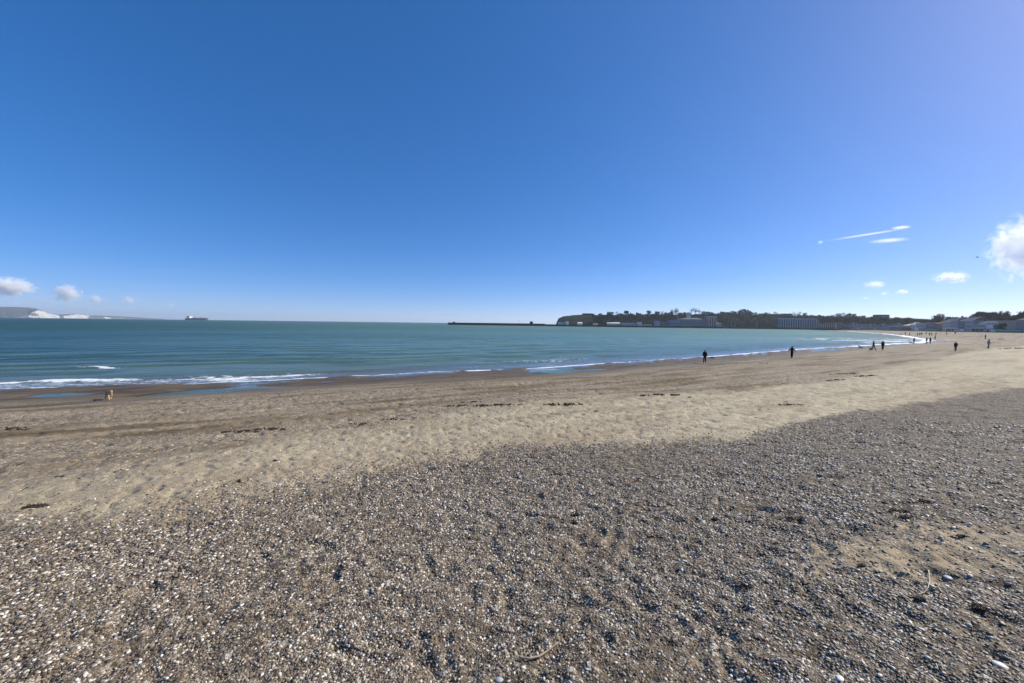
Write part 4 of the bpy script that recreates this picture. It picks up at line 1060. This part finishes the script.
person(704.6, 363.2, 'person in a long black coat walking along the water edge, nearest to the camera', BLK, BLK, stride=.20, hood=True, bulk=1.22, face=150, hpx=13.2)
person(791.7, 358.0, 'person in black with arms held away from the body, second nearest on the wet sand', BLK, BLK, stride=.06, arms='out', hood=True, bulk=1.18, face=-10, hpx=11.8)
person(873.4, 350.4, 'slim person in grey jacket striding left of the stout dark figure', (.06, .07, .08), NAVY, stride=.30, face=60, hpx=9.4)
person(882.5, 350.0, 'stout person in a wide black padded coat right of the slim strider', BLK, BLK, stride=.05, arms='down', bulk=1.35, hood=True, face=170, hpx=9.3)
person(913.8, 343.6, 'dark coated person alone before the white surf', BLK, NAVY, stride=.10, bulk=1.2, face=200, hpx=6)
person(926.6, 343.4, 'person in a dark blue coat left of the bulky one', (.016, .026, .08), BLK, stride=.12, bulk=1.2, face=20, hpx=6.2)
person(930.2, 343.7, 'bulky person in greenish black coat beside the dark blue coat', (.015, .022, .014), BLK, stride=.08, bulk=1.35, hood=True, face=10, hpx=6.5)
person(935.0, 339.8, 'dark figure just behind the pair at the end of the surf', BLK, BLK, stride=.15, bulk=1.25, face=40, hpx=6)
person(955.3, 351.2, 'person in black jacket with bare legs standing alone on pale sand', BLK, (.20, .14, .11), stride=.05, bulk=1.25, arms='front', face=170, hpx=9.6)
person(988.3, 348.3, 'person in a pale grey jacket nearest the right edge of the beach', (.30, .27, .30), (.13, .12, .14), stride=.10, bulk=1.05, face=190, hpx=9.2)
person(985.4, 339.0, 'dark figure just behind the person in the pale grey jacket', BLK, (.05, .04, .035), stride=.08, bulk=1.3, face=30, hpx=5)
far = [(905.4, 334.6), (909.6, 335.4), (917.5, 335.9), (919.7, 335.6), (921.6, 335.3), (926.0, 334.7), (931.6, 335.8), (935.8, 335.5), (929.4, 335.6), (955.2, 334.4), (946.6, 334.7)]
cols = [BLK, BLK, (.03, .02, .02), (.16, .05, .04), BLK, NAVY, BLK, BLK, (.03, .05, .025), BLK, BLK]
names = ['black', 'long dark', 'brown', 'dull red', 'thin dark', 'navy', 'tall black', 'dark', 'mossy green', 'black', 'dark']
for i, ((px, py), c) in enumerate(zip(far, cols)):
    sub = {0: 'leftmost small figure of the distant row beside the surf', 1: 'second small figure from the left in the distant row', 2: 'small figure left of the one in dull red', 3: 'small figure in dull red', 4: 'small figure right of the one in dull red',
           5: 'small navy coated figure in the middle of the distant row', 6: 'small figure right of the mossy green one', 7: 'rightmost small figure of the distant row', 8: 'small figure in mossy green', 9: 'lone small figure below the open seafront kiosk', 10: 'lone small figure between the distant row and the kiosk'}[i]
    person(px, py, f'{sub}, {names[i]} coat', c, BLK, stride=.15, bulk=1.3, face=40 * i, hpx=4.5, group='distant walkers on the sand')

def dog(name, px, py, lab, c1, c2, rz, s=1.0, cat='dog'):
    p = ground(px, py); e = empty(name, (p.x, p.y, p.z - .005), R(rz), lab, cat); e.scale = (s, s, s)
    J = [(0, -.22, .42, .115), (0, 0, .41, .12), (0, .20, .42, .135), (0, .33, .52, .085), (0, .42, .62, .075), (0, .47, .64, .07), (0, .58, .60, .042), (0, .63, .595, .03), (0, -.34, .46, .05), (0, -.46, .56, .03), (0, -.54, .66, .022)]
    E = [(0, 1), (1, 2), (2, 3), (3, 4), (4, 5), (5, 6), (6, 7), (0, 8), (8, 9), (9, 10)]
    for sx in (-1, 1):
        f = .06 * sx
        k = len(J); J += [(sx * .08, .22, .34, .06), (sx * .085, .20 + f, .20, .034), (sx * .085, .22 + f * 2, .05, .026), (sx * .085, .26 + f * 2, .025, .028)]; E += [(2, k), (k, k + 1), (k + 1, k + 2), (k + 2, k + 3)]
        k = len(J); J += [(sx * .08, -.20, .34, .075), (sx * .085, -.14 - f, .24, .045), (sx * .085, -.29 - f, .15, .026), (sx * .085, -.25 - f * 2, .03, .025), (sx * .085, -.21 - f * 2, .022, .026)]; E += [(0, k), (k, k + 1), (k + 1, k + 2), (k + 2, k + 3), (k + 3, k + 4)]
    mb = MB()
    for sx in (-1, 1): mb.add([(sx * .03, .44, .69), (sx * .07, .43, .67), (sx * .085, .46, .60), (sx * .05, .47, .66)], [(0, 1, 2, 3), (3, 2, 1, 0)])
    me = skin_me(J, E, 'body', 2)
    m, nt, out = material(name + '_fur'); g = N(nt); tc = g.n('ShaderNodeTexCoord').outputs['Object']
    sp = g.n('ShaderNodeSeparateXYZ'); g.l(tc, sp.inputs[0])
    nz = g.noise(tc, 4, 3); k = g.rng(g.math('ADD', g.math('MULTIPLY', sp.outputs[1], -1.2), g.math('ADD', sp.outputs[2], g.rng(nz, .3, .7, -.15, .15))), .46, .60, 0, 1)
    g.bsdf(out, g.mix(k, c1, c2), .85, .2, g.bump(g.noise(tc, 60, 3), .3, .01))
    me.materials.clear(); me.materials.append(m); me.polygons.foreach_set('material_index', [0] * len(me.polygons)); me.polygons.foreach_set('use_smooth', [True] * len(me.polygons))
    mobj('body', me, e)
    er = MB()
    for sx in (-1, 1): er.ell((sx * .062, .45, .655), (.016, .035, .05), 8, 6)
    er.build('ears', m, e, True)
    h = MB(); h.ell((0, .662, .60), (.016, .014, .012), 8, 5)
    for sx in (-1, 1): h.ell((sx * .035, .53, .655), (.009, .009, .009), 6, 5)
    h.build('nose_and_eyes', MW['black'], e)
    cl = MB(); cl.tube([(math.cos(t) * .088, .36 + math.sin(t) * .05, .545 + math.sin(t) * -.06) for t in np.linspace(0, 6.283, 13)], .012, 6); cl.build('collar', MW['rust'], e)
dog('dog', 109.0, 399.4, 'cream dog with brown back, rear painted dark as shade, on wet sand by the surf', (.50, .36, .21), (.07, .043, .024), -118, .8)  # second fur colour: brown saddle, with the shaded rear put into the colour
dog('dog', 861, 348.6, 'reddish brown dog on the wet sand left of the striding person', (.16, .08, .06), (.10, .05, .04), 70, 1.05)
dog('dog', 871.2, 350.3, 'small black dog at the heels of the striding person', (.02, .02, .02), (.012, .012, .012), 60, .8)
dog('dog', 911.0, 343.6, 'small grey dog beside the lone person before the surf', (.10, .10, .11), (.06, .06, .07), 60, 1.0)
dog('dog', 901.0, 334.9, 'dark dog left of the distant row of walkers', (.05, .05, .05), (.03, .03, .03), 90, 1.3)

def gull():
    p = at(977.5, 257.2, 75); e = empty('gull', p, .6, 'small dark bird flying below the big white cloud', 'bird')
    mb = MB(); mb.ell((0, 0, 0), (.07, .21, .065), 12, 8); mb.ell((0, .2, .03), (.042, .06, .042), 10, 6); mb.add([(-.01, .25, .03), (.01, .25, .03), (0, .31, .015), (0, .25, .045)], [(0, 2, 3), (2, 1, 3), (0, 1, 2)])
    mb.add([(-.03, -.18, 0), (.03, -.18, 0), (.07, -.33, 0), (-.07, -.33, 0), (0, -.2, .02)], [(0, 1, 2, 3), (0, 4, 1), (1, 4, 2), (3, 4, 0), (2, 4, 3)])
    mb.build('body', cloth('gull', (.10, .10, .11)), e, True)
    for s in (-1, 1):
        mb = MB(); P = [(.04, .09, .03), (.26, .13, .14), (.62, .02, .07), (.30, -.05, .12), (.05, -.09, .02)]
        V = [(s * x, y, z) for x, y, z in P] + [(s * x, y, z - .012) for x, y, z in P]
        mb.add(V, [(0, 1, 2, 3, 4), (9, 8, 7, 6, 5)] + [(i, 5 + i, 5 + (i + 1) % 5, (i + 1) % 5) for i in range(5)]); mb.build('wing', cloth('gullwing', (.16, .16, .17)), e)
gull()

# ------------------------------------------------------------------ seaweed, sticks, shells
MWEED = plain('dried_seaweed', (.05, .036, .024), .75, .4, 12)
MWEED2 = plain('brown_seaweed', (.055, .030, .015), .6, .4, 12)
def weed(px, py, wpx, lab, hgt=.05, asp=.35, mat=MWEED, name='seaweed_clump', n=60, rz=None, grp='seaweed on the beach'):
    p = ground(px, py, True); d = p.length
    e_x = p.y / F * wpx / 2            # half width in metres
    az_ = math.atan2(p.x, p.y)
    mb = MB(); rd = random.Random(int(px * 7 + py))
    ph = rd.uniform(0, 6.28); lump = wpx / max(1e-6, wpx * asp) < 2.6
    for i in range(int(n * 1.6)):
        x = rd.uniform(-1, 1) * (1 if not lump else rd.random() ** .5)
        if not lump and math.sin(x * 7.3 + ph) + .7 * math.sin(x * 17.1 + ph * 2) + rd.gauss(0, .7) < .1: continue
        q = min(1, abs(x)); y = e_x * asp * ((.7 * math.sin(x * 4.1 + ph) if not lump else 0) + rd.gauss(0, .38 if lump else .95) * (1.1 - q * .5)); x *= e_x
        hx = hgt * .55 * (1 - q * q) * rd.uniform(.1, 1.2)
        L = max(.03, e_x * (rd.uniform(.08, .28) if lump else rd.uniform(.03, .11))); th = rd.uniform(-.8, .8) + (0 if rd.random() < .7 else 1.5)
        c, s = math.cos(th), math.sin(th); wv = max(.005, min(.035, e_x * .035))
        pts = [(x - c * L / 2, y - s * L / 2, hx * .2), (x + rd.uniform(-.1, .1) * L, y + rd.uniform(-.1, .1) * L, hx + .01), (x + c * L / 2, y + s * L / 2, hx * .3)]
        gz = [float(H(np.array([p.x + q_[0]]), np.array([p.y + q_[1]]), False)[0]) - float(H(np.array([p.x]), np.array([p.y]), False)[0]) for q_ in pts] if e_x > .5 else [0, 0, 0]
        mb.tube([(q_[0], q_[1], q_[2] + g_) for q_, g_ in zip(pts, gz)], [wv * .5, wv, wv * .4], 5)
    o = mb.build(name, mat, smooth=True); o.location = (p.x, p.y, p.z + .004); tag(o, lab, 'seaweed', grp); return o
W = [(36, 507, 26, 'dark flat patch of seaweed on pale sand near the left edge', .03, .5), (8, 429.5, 50, 'long thin dark line of seaweed at the left edge', .05, .12), (238, 441, 10, 'short thin seaweed scrap under the long strandline at left', .03, .2),
     (240, 432, 40, 'ragged seaweed line left of centre on brown sand', .05, .12), (270, 429.5, 34, 'darker end of the ragged seaweed line left of centre', .06, .14), (275, 461, 4, 'tiny dark scrap on brown sand left of centre', .05, .6), (239, 482, 4.5, 'small dark tuft on the pale sand band', .06, .6),
     (60, 477, 10, 'thin dark scrap above the flat patch at left', .02, .2), (455, 406.5, 28, 'left strip of the dark strandline at the centre', .07, .12), (490, 405.5, 36, 'middle strip of the dark strandline at the centre', .08, .12), (512, 405, 22, 'strandline strip just right of the image centre', .07, .14), (563, 405, 40, 'thick right hand strip of the central strandline', .10, .14), (430, 405.5, 14, 'short first scrap at the left of the central strandline', .05, .16),
     (395, 419.5, 26, 'broken dark line below the central strandline', .05, .16), (360, 424.5, 24, 'left part of the broken line below the strandline', .05, .16), (576, 516, 11, 'dark tuft alone in the grey shingle at the centre', .05, .6), (575, 524, 7, 'smaller tuft just below the dark tuft in the shingle', .04, .6),
     (690, 397.5, 5, 'small dark scrap on grey brown sand right of centre', .04, .5), (845, 374.0, 30, 'dark strip on the sand right of centre, upper one', .08, .12), (866, 376.2, 22, 'dark strip touching the right end of the upper one', .08, .12), (836, 380.3, 18, 'shorter dark strip below the upper one', .06, .12), (765, 363.5, 14, 'thin brown seaweed strip between the two nearest walkers', .06, .12),
     (944, 341.6, 22, 'long thin black line right of the surf end', .20, .10), (972, 336.6, 20, 'dark low scarp edge below the long shelter', .35, .14), (1001, 339.4, 7, 'small dark weed hump near the right edge', .5, .4), (1014, 348.6, 26, 'wide dark weed bank at the right edge', .25, .16), (992, 343.0, 16, 'thin dark weed streak right of the pale jacket person', .15, .12),  # first two entries: dark strands for an unidentified dark line and a low scarp
     (796, 520, 24, 'long dark seaweed piece in shingle right of centre', .03, .22), (900, 512, 22, 'dark seaweed strands left of the black streak', .03, .2), (925, 503, 28, 'black seaweed streak at the right on shingle', .03, .16), (905, 519, 15, 'seaweed bundle below the black streak', .05, .45), (995, 484, 14, 'small dark streak of seaweed high at the right edge', .03, .2),
     (745, 587, 13, 'brown black seaweed piece in lower right shingle', .02, .35), (962, 537, 10, 'flat dark scrap on the sandy patch edge', .015, .3), (862, 566, 8, 'small scrap in the middle of the sandy patch', .01, .3), (712, 358.2, 7, 'black weed covered lump at the water edge beside the nearest walker', .38, .5),
     (920, 600, 12, 'black tuft below the white stick', .02, .5), (715, 520, 7, 'little black tuft left of the long seaweed piece', .03, .5), (660, 395, 40, 'faint dark drift line right of centre', .03, .1), (790, 405, 26, 'faint broken drift line on the pale sand', .03, .12), (470, 402.2, 24, 'thin drift strip above the central strandline', .04, .1)]
for t in W:
    px, py, wp, lb, hh, asp = t
    weed(px, py, wp, lb, hh * (1 if py < 450 else .8), asp, MWEED, n=100 if wp > 15 else 36)
o = weed(980, 609, 17, 'rust brown dried weed lump in the lower right shingle', .03, .5, MWEED2, grp=None)

def stick(pts, r0_, r1_, mat, lab, name='stick'):
    P = [ground(px, py, True) for px, py in pts]; o0 = P[0]
    n = 5; Q = []
    for i in range(len(P) - 1):
        for k in range(n):
            t = k / n; q = P[i].lerp(P[i + 1], t); Q.append(q)
    Q.append(P[-1])
    Q = [q + Vector((0, 0, r0_ * 1.4 + .008)) - o0 for q in Q]
    mb = MB(); mb.tube(Q, list(np.linspace(r0_, r1_, len(Q))), 8); o = mb.build(name, mat, smooth=True); o.location = o0; tag(o, lab, 'stick'); return o
MTWIG = plain('bleached_twig', (.34, .26, .19), .8, .25, 9); MPALE = plain('pale_stalk', (.45, .40, .29), .7, .15, 9)
stick([(519, 660), (529, 661), (539, 659), (548, 653), (558, 645)], .008, .005, MTWIG, 'long curved brown twig lying on the shingle at the bottom centre')
stick([(928.5, 572), (929.5, 582), (928, 589), (924, 594), (918, 596)], .0042, .0028, MPALE, 'pale hooked stalk on the shingle at the lower right')
stick([(936, 666), (938, 672)], .004, .003, MPALE, 'short pale stalk near the bottom right, left one of a pair')
stick([(941, 665), (943, 672)], .004, .003, MPALE, 'short pale stalk near the bottom right, right one of a pair')
stick([(572, 626), (580, 622)], .006, .004, MTWIG, 'short pale twig above the long curved twig')
stick([(640, 612), (652, 613)], .007, .004, MWEED, 'short black stick in the shingle right of centre')
def stone(px, py, wpx, lab, c, name='pebble', flat=.55, rz=.3):
    p = ground(px, py, True); s = (p - Vector((0, 0, CAMZ))).length / F * .5 * wpx / 2
    o = MB(); o.ell((0, 0, 0), (s * 1.25, s * .85, s * flat), 16, 10, 0, .04); o = o.build(name, c, smooth=True); o.location = (p.x, p.y, p.z + s * flat * .6); o.rotation_euler = (.1, .1, rz); tag(o, lab, name)
MSH = plain('white_shell', (.66, .62, .54), .5, .15, 20); MGS = plain('grey_stone', (.34, .36, .38), .6, .2, 20)
stone(499, 681, 10, 'largest smooth grey pebble at the bottom edge left of centre', MGS)
stone(523, 668, 5.5, 'round white pebble below the curved twig', MSH)
stone(1000, 666, 10, 'long white shell near the bottom right corner', MSH, 'shell', .35, -.5)
stone(948, 578, 9, 'pale flat shell right of the hooked stalk', MGS, 'shell', .35, .4)
stone(840, 679, 9, 'white shell at the bottom edge right of centre', MSH, 'shell', .35, .6)
stone(341, 581, 5, 'bright white pebble alone left of centre', MSH)
stone(616, 663, 4.5, 'small white pebble right of the curved twig', MSH)
stone(880, 676, 5, 'small white pebble right of the bottom edge shell', MSH)

# ------------------------------------------------------------------ clouds (volumes far outside the haze)
def cloud(px, py, wpx, hpx, Y, dens, lab, scale=3.0, thr=.45, seed=0, tilt=0., dpt=None, name='cloud', soft=.5, colr=(1, 1, 1)):
    c = at(px, py, Y); k = Y / F; a, b = wpx / 2 * k, hpx / 2 * k; d = dpt or (a * .6)
    bm = bmesh.new(); bmesh.ops.create_icosphere(bm, subdivisions=3, radius=1)
    me = bpy.data.meshes.new(name); bm.to_mesh(me); bm.free()
    o = mobj(name, me); o.location = c; o.scale = (a * 1.25, d, b * 1.3); o.rotation_euler = (0, -tilt, -math.atan2(c.x, c.y) * .0)
    m, nt, out = material(name + '_vapour'); g = N(nt)
    tc = g.n('ShaderNodeTexCoord').outputs['Object']
    mp = g.n('ShaderNodeMapping'); mp.inputs['Location'].default_value = (seed * 3.7, seed * 1.3, 0); mp.inputs['Scale'].default_value = (max(1, a / b) ** .85, 1, 1.2); g.l(tc, mp.inputs[0])
    n = g.noise(mp.outputs[0], scale * .8, 7, .66, .4)
    ln = g.n('ShaderNodeVectorMath', operation='LENGTH'); g.l(tc, ln.inputs[0])
    fall = g.math('SUBTRACT', 1.0, ln.outputs['Value'])
    v = g.math('ADD', g.math('MULTIPLY', n, 2.3), g.math('MULTIPLY', fall, .75))
    den = g.rng(v, 1.27 + thr * .35, 1.27 + thr * .35 + soft, 0, dens * 2.2 / min(a, b))
    den = g.math('MULTIPLY', den, g.rng(fall, 0, .15, 0, 1))
    pv = g.n('ShaderNodeVolumePrincipled'); pv.inputs['Color'].default_value = tuple(colr) + (1,); g.l(den, pv.inputs['Density']); pv.inputs['Anisotropy'].default_value = -.25 if px < 300 else .35
    g.l(pv.outputs[0], out.inputs['Volume']); me.materials.append(m)
    tag(o, lab, 'cloud', 'clouds over the bay')
    return o
CY = 9000
cloud(1026, 247, 66, 60, CY, 2.0, 'large bright cumulus cut by the right edge', 3.6, .35, 1)
cloud(952, 277.5, 36, 11, CY, .8, 'small flat cumulus left of the large bright one', 3.6, .5, 2)
cloud(875, 284.5, 22, 8, CY, .6, 'small wedge cloud above the far town, upper of four', 3.6, .5, 3)
cloud(884, 293.5, 8, 4, CY, .35, 'tiny puff left of the small oval puff over the town', 2.5, .45, 4)
cloud(902, 291.8, 13, 5, CY, .5, 'small oval puff over the town', 2.5, .45, 5)
cloud(866, 298, 9, 3, CY, .14, 'faintest tiny puff lowest over the town', 2.5, .5, 6)
cloud(868, 234.4, 78, 2.6, CY, .13, 'long thin slanting streak of cloud at the right', 5.5, .3, 7, tilt=.165, name='streak_cloud', dpt=90)
cloud(901, 227.6, 18, 3.4, CY, .26, 'bright knot at the upper right end of the long streak', 3, .3, 17, tilt=.1, name='streak_cloud', dpt=120)
cloud(889, 240.5, 40, 4.6, CY, .22, 'short bright streak of cloud under the long slanting one', 5, .3, 8, tilt=.09, name='streak_cloud', dpt=120)
cloud(820.5, 242.3, 6, 4, CY, .35, 'tiny round puff at the left tip of the long streak', 2, .4, 9)
cloud(8, 287, 50, 18, CY, 1.1, 'leftmost cumulus above the chalk cliffs', 3, .25, 10)
cloud(67, 293.5, 26, 17, CY, 1.2, 'bright rounded cumulus right of the leftmost one', 3, .22, 11)
cloud(95, 299.5, 13, 9, CY, .7, 'third cumulus from the left over the sea horizon', 3, .25, 12)
cloud(129, 300.5, 13, 9, CY, .6, 'fourth cumulus from the left over the sea horizon', 3, .25, 13)
cloud(171, 305, 7, 6, CY, .35, 'faint small puff left of the cargo ship', 3, .3, 14)
cloud(50, 303, 260, 22, 12500, .10, 'low grey blue bank of cloud behind the left cumulus row', 2, .3, 15, soft=1.2, name='cloud_bank', dpt=1500, colr=(.75, .82, .95))

# ------------------------------------------------------------------ light and sky
SUN_AZ, SUN_EL = R(70), R(33)
w = bpy.data.worlds.new('World'); scene.world = w; w.use_nodes = True
nt = w.node_tree; nt.nodes.clear(); g = N(nt)
sky = g.n('ShaderNodeTexSky', sky_type='NISHITA'); sky.sun_disc = False
sky.sun_elevation = SUN_EL; sky.sun_rotation = SUN_AZ
sky.altitude = 0; sky.air_density = .58; sky.dust_density = .26; sky.ozone_density = 6
def vm(op, a_, v):
    nd = g.n('ShaderNodeVectorMath', operation=op); g.l(a_, nd.inputs[0]); nd.inputs[1].default_value = v; return nd.outputs[0]
gm = g.n('ShaderNodeGamma'); gm.inputs['Gamma'].default_value = .67; g.l(vm('MULTIPLY', sky.outputs[0], (.1, .1, .1)), gm.inputs[0])
hs = g.n('ShaderNodeHueSaturation'); hs.inputs['Saturation'].default_value = 1.43; g.l(gm.outputs[0], hs.inputs['Color'])
SK = 9.0
bg = g.n('ShaderNodeBackground'); bg.inputs['Strength'].default_value = .10; g.l(vm('MULTIPLY', hs.outputs[0], (SK * .94, SK * .88, SK * 1.03)), bg.inputs[0])
wo = g.n('ShaderNodeOutputWorld'); g.l(bg.outputs[0], wo.inputs[0])
sl = bpy.data.lights.new('sun', 'SUN'); sl.energy = 5.0; sl.angle = R(.53); sl.color = (1, .935, .80)
so = bpy.data.objects.new('sun', sl); col.objects.link(so)
sd = Vector((math.sin(SUN_AZ) * math.cos(SUN_EL), math.cos(SUN_AZ) * math.cos(SUN_EL), math.sin(SUN_EL)))
so.rotation_euler = sd.to_track_quat('Z', 'Y').to_euler()
so.location = (20, 0, 40)
scene.view_settings.view_transform = 'Standard'; scene.view_settings.look = 'None'
scene.view_settings.exposure = 0.42; scene.view_settings.gamma = 1
scene.view_settings.use_curve_mapping = False
# haze
mb = MB(); mb.box(-12800, 12800, -12800, 12800, -6, 190)
hm, nt, out = material('haze_air'); g = N(nt)
pv = g.n('ShaderNodeVolumePrincipled'); pv.inputs['Color'].default_value = (.80, .88, 1, 1); pv.inputs['Density'].default_value = .75e-4
pv.inputs['Anisotropy'].default_value = .3
g.l(pv.outputs[0], out.inputs['Volume'])
hz = mb.build('haze', hm); tag(hz, 'thin pale sea haze over the bay', 'haze', kind='stuff')
scene.cycles.max_bounces = 10; scene.cycles.volume_bounces = 8; scene.cycles.diffuse_bounces = 2; scene.cycles.glossy_bounces = 2
scene.cycles.transparent_max_bounces = 8

scene.cycles.volume_step_rate = .5
scene.cycles.volume_max_steps = 256
